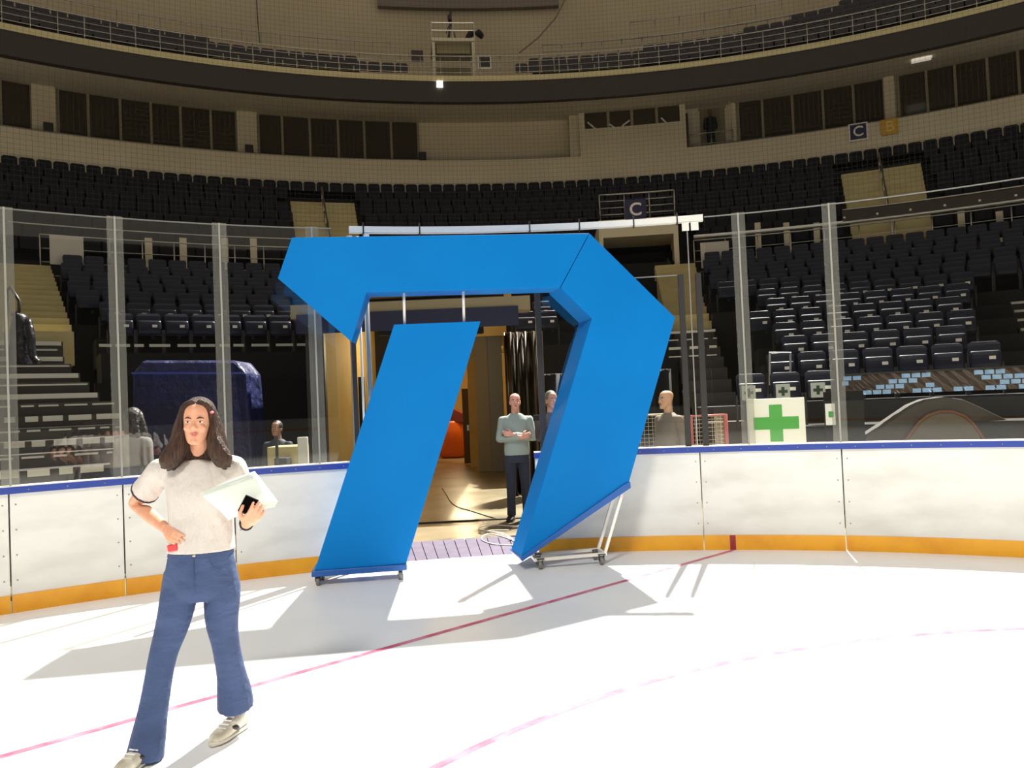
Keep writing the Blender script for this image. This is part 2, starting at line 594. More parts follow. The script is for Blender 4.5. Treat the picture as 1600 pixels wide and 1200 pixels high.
# gate: fixed pane behind the right leg, dark posts, aluminium uprights and the white track
pane(-1.1, 8.8, 'gate glass pane behind the right leg of the blue sculpture', z1=2.95)
for t, w, z1, lab in ((-1.45, 0.3, 2.96, 'dark gate post beside the man with folded arms'), (9.05, 0.28, 2.96, 'left one of two dark gate posts right of the sculpture'), (10.28, 0.28, 2.96, 'right one of two dark gate posts right of the sculpture')):
    o = MB().arc(CB, RB + 0.01, RB + 0.11, 1.106, z1, t - w / 2 - 0.06, t + w / 2 + 0.06, 1).build('gate_post', M_DARKMETAL, origin=pol(CB, RB, t, 1.106))
    tag(o, lab, 'post', 'dark gate posts')
o = MB().arc(CB, RB + 0.01, RB + 0.10, 0.0, 3.0, -15.02, -14.72, 1).build('gate_post', M_DARKMETAL, origin=pol(CB, RB, -14.9, 0))
tag(o, 'dark gate post at the end of the left boards', 'post', 'dark gate posts')
for t, lab in ((-14.35, 'slim pale gate tube left of the sculpture rods'), (-13.85, 'thick aluminium gate tube left of the sculpture rods')):
    o = MB().tube([pol(CB, RB + 0.06, t, 0.0), pol(CB, RB + 0.06, t, 3.49)], 0.012 if t < -14 else 0.028, 10).build('gate_tube', M_WMETAL if t < -14 else M_ALU, origin=pol(CB, RB + 0.06, t, 0), smooth=True)
    tag(o, lab, 'tube')
tk0, tk1 = arc(545, 355, RB, CB)[0], arc(1098, 339, RB, CB)[0]
tr = thing('gate_track', 'white horizontal gate track above the blue sculpture', 'track', pol(CB, RB, 0, 3.5))
MB().arc(CB, RB - 0.03, RB + 0.05, 3.515, 3.58, tk0, tk1, 24).build('track_beam', M_WMETAL, tr)
for x in (567, 655, 827, 905, 990, 1058):
    t = arc(x, 350, RB, CB)[0]
    MB().arc(CB, RB - 0.035, RB + 0.055, 3.50, 3.62, t - 0.05, t + 0.05, 1).build('clamp', M_DARKMETAL, tr)
for x0, x1 in ((1065, 1076), (1079, 1091), (567, 576)):
    a, c = arc(x0, 348, RB, CB)[0], arc(x1, 348, RB, CB)[0]
    MB().arc(CB, RB - 0.02, RB + 0.0, 3.42, 3.512, a, c, 1).build('hanger_plate', M_WMETAL, tr)
th = 9.65
o = MB().arc(CB, RB - 0.0, RB + 0.012, 1.106, 3.5, th - 0.04, th + 0.04, 1).build('gate_cable', M_ALU, origin=pol(CB, RB, th, 1.106))
tag(o, 'thin pale upright hanging between the two dark gate posts', 'rod')
# post holding up the left end of the track
t = tk0 + 0.05
o = MB().arc(CB, RB + 0.11, RB + 0.17, 0.0, 3.51, t - 0.2, t + 0.2, 1).build('track_post', M_ALU, origin=pol(CB, RB, t, 0))
tag(o, 'grey post carrying the left end of the white gate track', 'post')

# ------------------------------------------------------------------ safety net above the glass
b = MB()
RN = RB + 0.09
NT0, NT1, NZ0, NZ1, STEP = -40.0, 40.0, 3.6, 9.2, 0.048
dth = degrees(STEP / RN)
w = 0.0008
nv_ = int((NT1 - NT0) / dth)
for i in range(nv_ + 1):
    t = NT0 + i * dth
    p, q = pol(CB, RN, t, NZ0), pol(CB, RN, t, NZ1)
    tx = Vector((cos(radians(t)), -sin(radians(t)), 0)) * w
    ty = Vector((sin(radians(t)), cos(radians(t)), 0)) * w * 1.5
    b.add([p - tx, p + tx, p + ty, q - tx, q + tx, q + ty], [(0, 1, 4, 3), (1, 2, 5, 4), (2, 0, 3, 5)])
nh = int((NZ1 - NZ0) / STEP)
for k in range(nh + 1):
    z = NZ0 + k * STEP
    n = 60
    vs, fs = [], []
    for i in range(n + 1):
        t = lerp(NT0, NT1, i / n)
        vs += [pol(CB, RN, t, z - w), pol(CB, RN, t, z + w), pol(CB, RN + w * 1.5, t, z)]
    for i in range(n):
        a = 3 * i
        fs += [(a, a + 1, a + 4, a + 3), (a + 1, a + 2, a + 5, a + 4), (a + 2, a, a + 3, a + 5)]
    b.add(vs, fs)
tag(b.build('safety_net', M_NET, origin=pol(CB, RN, 0, NZ0)), 'fine dark safety netting hanging above the rink glass', 'net')

# ------------------------------------------------------------------ tunnel behind the gate
b = MB()
b.add([(-30, 5, -0.02), (30, 5, -0.02), (30, 34, -0.02), (-30, 34, -0.02)], [(0, 1, 2, 3)])
struct(b.build('floor_concourse', M_TUNFLOOR))
m = thing('rubber_floor_mat', 'purple grey plank mat on the gate threshold behind the ice', 'mat', pol(CB, 9.1, -8, -0.019))
nb = 17
for i in range(nb):
    t0, t1 = lerp(-15.0, -1.5, i / nb), lerp(-15.0, -1.5, (i + 1) / nb)
    MB().arc(CB, RB + 0.06, 9.72, -0.019, 0.004, t0 + 0.03, t1 - 0.03, 1).build('plank', M_MAT, m)
o = MB().arc(CB, RB + 0.0, RB + 0.058, -0.019, 0.006, -15.0, -2.2, 10).build('trim_threshold', M_WHITE)
struct(o)
o = MB().bar((-3.0, 10.9, -0.012), (0.6, 11.15, -0.012), 0.06, 0.015).build('floor_channel', M_BLACK, origin=Vector((-1.2, 11, -0.02)))
tag(o, 'thin black drain strip across the tunnel floor', 'drain')

# tunnel walls
struct(MB().box((-3.2, 20.85, 1.75), (0.2, 16.3, 3.54)).build('wall_tunnel_left', M_YELLOW))
struct(MB().box((-3.33, 20.85, 1.75), (0.05, 16.4, 3.54)).build('wall_tunnel_outer', M_CONCD))
struct(MB().box((-3.2, 12.6, 1.75), (0.3, 0.12, 3.54)).build('trim_tunnel_jamb', M_DARKMETAL))
struct(MB().box((-1.6, 29.1, 1.75), (3.3, 0.2, 3.54)).build('wall_tunnel_end', M_YELLOW))
struct(MB().box((-0.01, 24.2, 1.75), (0.1, 9.6, 3.54)).build('wall_tunnel_right', M_YELLOW))
struct(MB().box((-1.63, 20.8, 3.62), (3.36, 16.2, 0.2)).build('ceiling_tunnel', M_YELLOW))
for y, z in ((13.2, 3.38), (15.4, 3.38), (18.2, 3.38), (21.5, 3.38)):
    struct(MB().box((-1.58, y, z), (3.0, 0.16, 0.26)).build('trim_tunnel_beam', M_DARKMETAL if y < 15 else M_YELLOW))
# grey leaf panels and yellow jamb on the right side of the tunnel
x0, x1, x2 = at(747, 700, 18.9).x, at(768, 700, 18.9).x, at(790, 700, 18.9).x
tag(MB().box(((x0 + x1) / 2, 18.95, 1.72), (x1 - x0 - 0.01, 0.09, 3.48)).build('grey_panel', mat('tan_grey_panel', rgb(140, 128, 104), 0.6), origin=Vector(((x0 + x1) / 2, 18.95, -0.02)), bevel=0.01), 'tan grey upright panel left of the man with folded arms', 'panel', 'upright panels in the tunnel')
tag(MB().box(((x1 + x2) / 2, 18.8, 1.72), (x2 - x1, 0.09, 3.48)).build('grey_panel', M_GREYP, origin=Vector(((x1 + x2) / 2, 18.8, -0.02)), bevel=0.01), 'plain grey upright panel nearest the man with folded arms', 'panel', 'upright panels in the tunnel')
x0, x1 = at(735, 700, 20.6).x, at(748, 700, 20.6).x
tag(MB().box(((x0 + x1) / 2, 20.6, 1.72), (x1 - x0, 0.2, 3.48)).build('yellow_jamb', M_YELLOW, origin=Vector(((x0 + x1) / 2, 20.6, -0.02)), bevel=0.01), 'yellow door jamb inside the tunnel', 'jamb')
x0 = at(731, 700, 21.4).x
o = thing('tunnel_door', 'dark olive door leaf beside the yellow jamb in the tunnel', 'door', (x0, 21.6, -0.02))
MB().box((x0, 21.6, 1.05), (0.24, 0.06, 2.1)).build('leaf', mat('olive_door', rgb(86, 70, 40), 0.6), o, bevel=0.008)
MB().box((x0 + 0.02, 21.53, 1.0), (0.05, 0.05, 0.16)).build('handle', M_STEEL, o)
# orange vinyl bin
p = gnd(705, 713)
ob = thing('orange_bin', 'rounded orange bin with dark red flap deep in the tunnel', 'bin', (-1.92, 24.6, -0.02))
bm_ = MB()
bm_.loft([(Vector((-1.98, 24.6, z)), Vector((rx, 0, 0)), Vector((0, rx * .9, 0))) for z, rx in ((0.0, .38), (.28, .5), (.75, .54), (1.15, .46))], 22)
bm_.build('body', M_ORANGE, ob, smooth=True)
fl = MB()
fl.prism([(-2.3, 24.2, 1.14), (-1.45, 24.2, 1.06), (-1.52, 24.2, 1.35), (-2.05, 24.2, 1.66)], (0, 0.7, 0))
fl.build('flap', mat('dark_red_vinyl', rgb(112, 40, 26), 0.4), ob, bevel=0.03)
# header over the tunnel, with the navy banner
HY = 12.45
pa, pb = at(574, 472, HY), at(737, 487, HY)
struct(MB().box((-1.6, HY + 0.2, (pa.z + pb.z) / 2), (3.9, 0.4, pa.z - pb.z)).build('trim_tunnel_header', mat('header_beige', rgb(136, 124, 94), 0.8)))
p0, p1 = at(574, 488, HY), at(748, 511, HY)
o = MB().box((-1.65, HY - 0.03, (p0.z + p1.z) / 2), (3.6, 0.03, p0.z - p1.z)).build('navy_banner', M_NAVY, origin=Vector((-1.65, HY - 0.03, p1.z)), bevel=0.005)
tag(o, 'navy banner hung across the top of the tunnel mouth', 'banner')
# black curtain right of the tunnel mouth, folded
def curtain(name, label, x0, x1, y, z0, z1, m, amp=0.07, nf=9, lean=0.0):
    n = nf * 8
    vs, fs = [], []
    for k, z in enumerate((z0, z0 + (z1 - z0) * 0.4, z1)):
        for i in range(n + 1):
            s = i / n
            a = amp * (1 - 0.35 * k / 2)
            vs.append((lerp(x0, x1, s), y + a * sin(s * nf * 2 * pi) + 0.4 * a * sin(s * nf * 3.3 * pi + k) + lean * s, z))
    for k in range(2):
        for i in range(n):
            fs.append((k * (n + 1) + i, k * (n + 1) + i + 1, (k + 1) * (n + 1) + i + 1, (k + 1) * (n + 1) + i))
    o = MB().add(vs, fs).build(name, m, origin=Vector(((x0 + x1) / 2, y, z0)), smooth=True)
    so = o.modifiers.new('solid', 'SOLIDIFY')
    so.thickness = 0.012
    return tag(o, label, 'curtain')
curtain('bronze_curtain', 'shiny bronze curtain folds behind the man with folded arms', at(790, 600, 13.6).x, at(850, 600, 13.6).x, 13.6, 0.0, 2.9, M_CURTAIN, 0.09, 5)
curtain('black_curtain', 'black drape closing the space behind the sculpture right leg', at(850, 600, 14.0).x, 2.9, 14.0, 0.0, 2.15, M_BLACK, 0.06, 9)
# loose cables on the threshold
for k, (seed, lab) in enumerate(((3, 'pale cable coiled on the mat by the sculpture right foot'), (5, 'pale cable looping over the mat towards the man'), (9, 'thin dark cable running down the tunnel floor'))):
    random.seed(seed)
    if k < 2:
        pts = [gnd(803 - 4 * k, 852 - 10 * k, 0.012)]
        for i, (x, y) in enumerate([(770, 850), (752, 842), (764, 834), (790, 840), (805, 846), (785, 833), (758, 829), (800, 828)] if k == 0 else [(775, 832), (748, 826), (765, 820), (800, 822), (820, 820)]):
            pts.append(gnd(x, y, 0.012))
        mm = M_WMETAL
    else:
        pts = [gnd(x, y, -0.012) for x, y in ((782, 812), (760, 806), (735, 798), (715, 792), (704, 784), (698, 774), (690, 762))]
        mm = M_BLACK
    # smooth
    A_ = [np.array(q) for q in pts]
    sm = []
    for i in range(len(A_) - 1):
        q0, q1, q2, q3 = A_[max(i - 1, 0)], A_[i], A_[i + 1], A_[min(i + 2, len(A_) - 1)]
        for j in range(6):
            t = j / 6
            sm.append(0.5 * (2 * q1 + (q2 - q0) * t + (2 * q0 - 5 * q1 + 4 * q2 - q3) * t * t + (3 * q1 - q0 - 3 * q2 + q3) * t ** 3))
    o = MB().tube([Vector(q) for q in sm], 0.007, 6).build('floor_cable', mm, origin=Vector(sm[0]), smooth=True)
    tag(o, lab, 'cable')
random.seed(11)

# ================================================================== SCULPTURE
p0 = Vector((-1.94, 7.31, 0))
sl = atan2(0.40, 2.75)
nrm = Vector((-sin(sl), cos(sl), 0))            # into the depth
pd = p0 - nrm * 0.04
def SP(x, y):
    return on_plane(x, y, pd, nrm)
TH = 0.31
sc = thing('letter_sculpture', 'giant bright blue slanted letter sculpture on casters at the gate', 'sculpture', (-0.4, 7.5, 0))
bar_pts = [(456, 371), (920.5, 364.5), (875, 449.5), (572.4, 456.8), (549.3, 534), (434, 434.7)]
MB().prism([SP(*q) for q in bar_pts], Vector((-sin(radians(4)), cos(radians(4)), 0)) * 0.34).build('top_bar', M_PAINT, sc, bevel=0.004)
e_ = 0.0015
leg_pts = [(921.5, 364.7), (1055.2, 496.2), (983, 753), (813.5, 872), (924.9, 497.2), (876, 449.8)]
MB().prism([SP(*q) for q in leg_pts], Vector((-sin(radians(13)), cos(radians(13)), 0)) * 0.42).build('right_leg', M_PAINT, sc, bevel=0.004)
ll = [(615.7, 507), (750.9, 502), (634.5, 881), (491.5, 892)]
lp = MB().prism([SP(*q) for q in ll], nrm * TH).build('left_leg', M_PAINT, sc, bevel=0.004)
for x, y0, y1 in ((631, 452, 509), (725, 450, 505)):
    a, c = SP(x, y0) + nrm * 0.10, SP(x + 1.5, y1) + nrm * 0.10
    MB().tube([a, c], 0.014, 10).build('rod', M_WMETAL, sc, smooth=True)
# left base plate and casters
q = [(487, 892.0), (636, 881.0), (636, 890.5), (487, 901.5)]
bp_ = MB().prism([SP(*k) - nrm * 0.02 for k in q], nrm * (TH + 0.04)).build('left_base_plate', M_PAINTD, sc, bevel=0.006)
# sloping plate under the right leg
q = [(983.5, 752.0), (984.5, 763.0), (815, 879.5), (803, 869), (812.5, 870.5)]
MB().prism([SP(*k) - nrm * 0.02 for k in [(975, 756.5), (984, 752), (985, 762), (815.5, 877), (812, 871.5)]], Vector((-sin(radians(13)), cos(radians(13)), 0)) * 0.46).build('sloping_base_plate', M_PAINTD, sc, bevel=0.005)

def caster(px, py, depth, parent):
    base = SP(px, py) + nrm * depth
    x, y = base.x, base.y
    r = 0.042
    hs = MB()
    top = 0.105
    hs.box((x, y, top), (0.075, 0.075, 0.008), sl)
    for s in (-1, 1):
        hs.box((x + s * 0.024 * cos(sl), y + s * 0.024 * sin(sl), 0.072), (0.005, 0.045, 0.062), sl)
    fk = hs.build('caster_fork', M_DARKMETAL, parent)
    wh = MB()
    ax = Vector((cos(sl), sin(sl), 0))
    c = Vector((x, y, r))
    wh.tube([c - ax * 0.018, c - ax * 0.014, c + ax * 0.014, c + ax * 0.018], [r - 0.006, r, r, r - 0.006], 20)
    org = fk.parent.location.copy()
    o = bpy.data.objects.new('caster_wheel', wh.mesh('caster_wheel', M_RUBBER, True, org))
    COL.objects.link(o)
    o.parent = fk

for px, py, dd in ((496, 900, 0.04), (625, 891, 0.04), (499, 900, 0.27), (626, 891, 0.27)):
    caster(px, py, dd, sc)
# cart under the right leg
def S2(x, y, d):
    return SP(x, y) + nrm * d
W = 0.024
cart_bars = [((835, 876), (949, 866), 0.03), ((835, 876), (949, 866), 0.28)]
for a, c, d in cart_bars:
    MB().bar(S2(*a, d), S2(*c, d), 0.03).build('cart_bar', M_WMETAL, sc)
for q in ((838, 876), (946, 866.5)):
    MB().bar(S2(*q, 0.045), S2(*q, 0.265), 0.03).build('cart_bar', M_WMETAL, sc)
for d in (0.03, 0.28):
    MB().bar(S2(946, 866, d), S2(973, 772, d), 0.028).build('cart_upright', M_WMETAL, sc)
for px, py, dd in ((845, 884, 0.03), (941, 876, 0.03), (848, 884, 0.28), (941, 876, 0.28)):
    caster(px, py, dd, sc)
# short stubs that carry the tip of the leg
MB().bar(S2(838, 874, 0.15), S2(836, 866, 0.15), 0.03).build('cart_stub', M_WMETAL, sc)

# ================================================================== STANDS
ROWR = [11.85 + 0.98 * k for k in range(0, 12)]         # row 0 .. 11
ROWZ = [1.14, 1.48, 1.82, 2.15, 2.49, 2.84, 3.18, 3.55, 3.90, 4.26, 4.62, 5.0]
def tier(name, rows, t0, t1, m=M_CONC):
    b = MB()
    for k in rows:
        b.arc(CS, ROWR[k] - 0.46, ROWR[k] + 0.52 if k != rows[-1] else ROWR[k] + 1.0, max(ROWZ[k] - 0.55, 0.0) if k != rows[0] else 0.0, ROWZ[k], t0, t1)
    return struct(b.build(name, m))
TR0, TR1 = 12.0, 28.6
tier('floor_stand_right_lower', [0, 1, 2, 3, 4, 5, 6], 12.4, 28.9)
tier('floor_stand_right_upper', [7, 8, 9, 10, 11], 10.2, 38.0)
tier('floor_stand_left_lower', [5, 6], -32.6, -17.1)
tier('floor_stand_left_upper', [7, 8, 9, 10, 11], -33.9, -13.5)
tier('floor_stand_middle', [5, 6, 7], -4.9, 7.0)
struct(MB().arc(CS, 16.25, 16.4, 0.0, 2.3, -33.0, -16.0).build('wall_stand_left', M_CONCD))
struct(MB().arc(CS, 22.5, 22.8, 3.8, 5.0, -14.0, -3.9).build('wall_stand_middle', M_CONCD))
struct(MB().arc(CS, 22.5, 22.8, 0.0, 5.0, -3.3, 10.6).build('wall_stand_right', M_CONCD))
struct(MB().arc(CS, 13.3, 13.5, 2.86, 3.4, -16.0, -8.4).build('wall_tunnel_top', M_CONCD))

# one stadium seat with its parts, in its own frame: rink side is -y
def seat_parts():
    P = {}
    b = MB()
    n = 7
    prof = []
    for i in range(n + 1):        # rounded outline of the back
        a = pi / 2 * i / n
        prof.append((0.215 - 0.06 + 0.06 * sin(a), 0.80 - 0.06 + 0.06 * cos(a)))
    out = [(-x, z) for x, z in reversed(prof)] + prof[0:] + [(0.205, 0.44), (-0.205, 0.44)]
    out = list(reversed(out))
    b.prism([(x, 0.13 + 0.14 * (z - 0.44) - 0.03 * (1 - (x / 0.22) ** 2) * -1, z) for x, z in out], (0, 0.03, 0))
    P['backrest'] = b.mesh('backrest', M_SEAT)
    b = MB()
    b.loft([(Vector((0, 0.075, 0.385)), Vector((0.15, 0, 0)), Vector((0, 0.02, 0))), (Vector((0, 0.06, 0.40)), Vector((0.195, 0, 0)), Vector((0, 0.035, 0))), (Vector((0, 0.055, 0.50)), Vector((0.205, 0, 0)), Vector((0, 0.042, 0))), (Vector((0, 0.065, 0.63)), Vector((0.2, 0, 0)), Vector((0, 0.034, 0))), (Vector((0, 0.075, 0.655)), Vector((0.17, 0, 0)), Vector((0, 0.015, 0)))], 20, 3, sq=0.5)
    P['seat_pan'] = b.mesh('seat_pan', M_SEAT)
    b = MB()
    b.box((0.085, 0.008, 0.545), (0.085, 0.012, 0.05))
    P['number_plate'] = b.mesh('number_plate', M_PLATE)
    b = MB()
    for s in (-1, 1):
        b.box((s * 0.225, 0.12, 0.24), (0.03, 0.09, 0.48))
    b.box((0, 0.13, 0.40), (0.44, 0.04, 0.05))
    P['bracket'] = b.mesh('bracket', M_DARKMETAL)
    return P
SEATP = seat_parts()
NSEAT = 0
def seat(R, th, z, label, group, plate=True):
    global NSEAT
    NSEAT += 1
    r = thing('stadium_seat', label, 'seat', pol(CS, R, th, z), -radians(th), group)
    for nme, me in SEATP.items():
        if nme == 'number_plate' and not plate:
            continue
        o = bpy.data.objects.new(nme, me)
        COL.objects.link(o)
        o.parent = r
    return r

def seat_row(k, t0, t1, where, anchor, group, plate, start=None, rev=False):
    pitch = degrees(0.48 / ROWR[k])
    n = int((t1 - t0) / pitch + 0.001)
    a = t0 + pitch / 2 if start is None else start
    ths = [a + i * pitch for i in range(n) if a + i * pitch < t1]
    for i, t in enumerate(ths):
        q = len(ths) - i if rev else i + 1
        seat(ROWR[k], t, ROWZ[k], 'navy seat, %s, %s %s' % (where, ORD[q], anchor), group, plate)

# right stand: lower six rows with plates
starts = {1: 13.4, 2: 12.88, 3: 12.85, 4: 13.05, 5: 12.9, 6: 12.6}
phase = {1: 17.61, 2: 18.78, 3: 18.33, 4: 18.45, 5: 19.64, 6: 19.02}
for k in range(1, 7):
    pitch = degrees(0.48 / ROWR[k])
    t = phase[k] - 0.4
    while t - pitch > 12.7:
        t -= pitch
    seat_row(k, t, 28.3, '%s row above the small crosses' % ORD[k], 'from the gate', 'plated seats in the right stand', True, start=t)
for k in range(7, 12):
    seat_row(k, 10.4 + 0.3 * (k % 2), 36.5, '%s row of right stand' % ORD[k], 'from the gate end', 'upper seats of the right stand', False)
# row of seats with the cross papers
for x, lab in ((1178, 'left of three seats with cross papers above the sign'), (1229, 'middle of three seats with cross papers above the sign'), (1284, 'right of three seats with cross papers above the sign')):
    t = arc(1229, 600, ROWR[0])[0] + {1178: -1, 1229: 0, 1284: 1}[x] * degrees(0.492 / ROWR[0])
    seat(ROWR[0], t, ROWZ[0], 'navy seat, ' + lab, 'seats with cross papers', True)
    pr = thing('first_aid_paper', 'small cross paper, ' + {1178: 'left', 1229: 'middle', 1284: 'right'}[x] + ' of three on the seats above the sign', 'poster', pol(CS, ROWR[0] - 0.02, t - 0.1, ROWZ[0] + 0.40), -radians(t), 'small cross papers on seats')
    b = MB(); b.box((-0.04, -0.02, 0.11), (0.2, 0.006, 0.22)); b.build('sheet', mat('grey_paper', rgb(190, 196, 186), 0.6), pr, local=True)
    b = MB(); b.prism([(-0.04 + x_ * 0.011, -0.028, 0.11 + z_ * 0.011) for x_, z_ in ((-2, -6), (2, -6), (2, -2), (6, -2), (6, 2), (2, 2), (2, 6), (-2, 6), (-2, 2), (-6, 2), (-6, -2), (-2, -2))], (0, 0.004, 0)); b.build('cross', M_DGREEN, pr, local=True)
# left stand
seat_row(5, -32.1, -17.6, 'bottom row above the blue tarp', 'from the left steps', 'plated seats in the left stand', True)
seat_row(6, -32.3, -17.3, 'second row above the blue tarp', 'from the left steps', 'plated seats in the left stand', True)
for k in range(7, 12):
    seat_row(k, -33.6 + 0.25 * (k % 2), -14.5, '%s row above the blue tarp' % ORD[k - 4], 'from the left steps', 'upper seats of the left stand', False)
# seats seen through the sculpture, above the man
for k in (5, 6):
    seat_row(k, -4.7, -0.6, '%s above the man with folded arms' % ('lower row' if k == 5 else 'upper row'), 'from left', 'seats between the sculpture legs', True)

# white nosings at the row fronts of the retracted left stand
def nosing(k, t0, t1, z, R, label, seed, grp, gaps=True, h=0.05):
    random.seed(seed)
    r = thing('step_nosing', label, 'step edge', pol(CS, R, (t0 + t1) / 2, z), 0, grp)
    t = t0
    while t < t1:
        w_ = random.uniform(0.5, 1.3) if gaps else (t1 - t0)
        MB().arc(CS, R - 0.01, R, z - h / 2, z + h / 2, t, min(t + w_, t1), 1).build('white_strip', M_NOSING, r)
        t += w_ + random.uniform(0.2, 0.5)
z = arc(400, 539, 16.2)[1]
nosing(5, arc(155, 539, 16.2)[0], arc(498, 541, 16.2)[0], z, 16.24, 'broken white edge strip under the bottom row above the blue tarp', 4, 'white edge strips')

# steps on the far left: beige flight above, dark flight with white edges below
b = MB()
for i in range(14):
    R = 16.63 + 0.46 * i
    zz = 3.25 + 0.17 * i
    b.arc(CS, R, R + (0.46 if i < 13 else 1.2), zz - 0.6, zz, -37.5, -33.95)
struct(b.build('floor_steps_left', M_STAIR))
YS = (736, 711.5, 691, 671, 653, 633, 618.5, 601, 587, 572, 561, 547, 537)
DZ = []
for i, y in enumerate(YS):
    DZ.append((10.75 + 0.45 * i, arc(100, y, 10.75 + 0.45 * i)[1]))
b = MB()
ends = [arc(x, 600, 13)[0] for x in (205, 205, 205, 205, 190, 180, 160, 150, 141, 132, 126, 122, 132)]
for i, (R, z) in enumerate(DZ):
    b.arc(CS, R, R + 0.48, 0.0 if i == 0 else DZ[i - 1][1] - 0.1, z + 0.035, -42.0, ends[i])
struct(b.build('floor_steps_dark', mat('dark_step', rgb(62, 58, 54), 0.8)))
for i, (R, z) in enumerate(DZ):
    nosing(0, -40.5, ends[i] - 0.1, z, R - 0.001, 'white edge on a dark left step, %s from the bottom' % ORD[i + 1], 20 + i // 2, 'white step edges at far left', gaps=i < 6, h=0.07 if i % 2 == 0 else 0.022)
# white nosings of the aisle left of the right stand, and steps there
b = MB()
for i in range(12):
    R = 12.6 + 0.62 * i
    b.arc(CS, R, R + 0.66, max(0, 1.2 + 0.24 * i - 0.5), 1.2 + 0.24 * i, 7.2, 10.1, mi=1 if i < 9 else 0)
for i in range(9):
    R = 20.0 + 0.36 * i
    b.arc(CS, R, R + 0.4, 3.6, 4.0 + 0.19 * i, 7.2, 10.1)
struct(b.build('floor_steps_middle', [M_STAIR, mat('dark_step', rgb(62, 58, 54), 0.8)]))
for i, y in enumerate((519, 531, 544, 557)):
    R = 13.22 + 0.62 * (3 - i) + 1.0
    zz = arc(1065, y, R - 0.002)[1]
    a, c = arc(1045, y, R)[0], arc(1120, y, R)[0]
    nosing(0, a, c, zz, R - 0.002, 'broken white step edge between the two dark gate posts, %s from top' % ORD[i + 1], 50 + i, 'white step edges by the gate', h=0.05 if i % 2 == 0 else 0.02)
# aisle at the right picture edge
b = MB()
for i in range(11):
    R = 12.2 + 0.6 * i
    b.arc(CS, R, R + 0.62, max(0, 1.1 + 0.22 * i - 0.5), 1.1 + 0.22 * i, 29.0, 33.0)
struct(b.build('floor_steps_right', mat('dark_step', rgb(62, 58, 54), 0.8)))
for i in range(2, 11):
    nosing(0, 29.1, 32.0, 1.1 + 0.22 * i - 0.03, 12.2 + 0.6 * i - 0.002, 'white step edge at the right picture edge, %s from bottom' % ORD[i - 1], 70 + i, 'white step edges at far right', gaps=False)

# banner with pale blue squares on the front of the right stand
RF = ROWR[0] - 0.47
ta, za = arc(1315, 590, RF - 0.03)
tb, _ = arc(1640, 560, RF - 0.03)
zt, zb = arc(1318, 587, RF)[1], arc(1318, 618, RF)[1]
bn = thing('pixel_banner', 'dark brown glossy banner with pale blue squares below the right seats', 'banner', pol(CS, RF - 0.03, (ta + tb) / 2, zb))
PAT = ["1100001110000111000000", "1000011100000011110000", "0000111001000000111100", "0001110011101101101110"]
ncol, nrow, SUB = 20, 4, 6
n, rows_ = ncol * SUB, nrow * SUB
vs, fs, mi_ = [], [], []
for j in range(rows_ + 1):
    for i in range(n + 1):
        t = lerp(ta, tb, i / n)
        rr = RF - 0.045 + 0.014 * sin(i * 0.33 + j * 0.21) * (j / rows_) + 0.008 * sin(i * 0.9 - j * 0.5)
        vs.append(pol(CS, rr, t, lerp(zt, zb, j / rows_)))
for j in range(rows_):
    for i in range(n):
        a = j * (n + 1) + i
        fs.append((a, a + 1, a + n + 2, a + n + 1))
        on = PAT[j // SUB][(i + (j // SUB) * 2) // SUB] == '1' and (i + (j // SUB) * 2) % SUB != 0 and j % SUB != 0
        mi_.append(1 if on else 0)
bb = MB()
bb.add(vs, fs)
bb.m = mi_
bo = bb.build('cloth', [M_BROWN, M_LBLUE], bn, smooth=True)
MB().arc(CS, RF - 0.07, RF - 0.02, zt, zt + 0.025, ta, tb).build('hem', M_DARKMETAL, bn)

# railing uprights in front of the seats with the crosses
for xa, xb, y0, y1, lab in ((1203, 1235, 551, 602, 'short steel hoop rail in front of the seats above the green cross sign'),):
    R = ROWR[1] - 0.55
    q = [arc(xa, y1, R), arc(xa, y0, R), arc(xb, y0, R), arc(xb, y1, R)]
    o = MB().tube([pol(CS, R, *a) for a in q], 0.02, 8).build('hoop_rail', M_ALU, origin=pol(CS, R, q[0][0], q[0][1]))
    tag(o, lab, 'railing')

# big first-aid sign
RS = 9.35
a0, zt = arc(1166, 627, RS, CB)
a1, _ = arc(1257, 627, RS, CB)
fa = thing('first_aid_sign', 'white square sign with big green cross behind the glass', 'sign', pol(CB, RS, (a0 + a1) / 2, 0.0))
tm = (a0 + a1) / 2
wid = radians(a1 - a0) * RS
Mx = Matrix.Translation(pol(CB, RS, tm, 0)) @ Matrix.Rotation(-radians(tm), 4, 'Z')
b = MB(); b.box((0, 0.02, zt - 0.36), (wid, 0.03, 0.76), M=Mx); b.build('board', mat('sign_board', rgb(226, 224, 208), 0.5), fa, bevel=0.004)
u = 0.0355
zc = arc(1216, 661, RS, CB)[1]
b = MB(); b.prism([Mx @ Vector((0.0 + x_ * u, 0.001, zc + z_ * u)) for x_, z_ in ((-2, -6), (2, -6), (2, -2), (7, -2), (7, 2), (2, 2), (2, 6), (-2, 6), (-2, 2), (-7, 2), (-7, -2), (-2, -2))], (Mx.to_3x3() @ Vector((0, 0.004, 0)))); b.build('cross', M_GREEN, fa)
b = MB()
for s in (-1, 1):
    b.box((s * (wid / 2 - 0.04), 0.06, 0.6), (0.04, 0.04, 1.25), M=Mx)
b.build('stand_leg', M_ALU, fa)
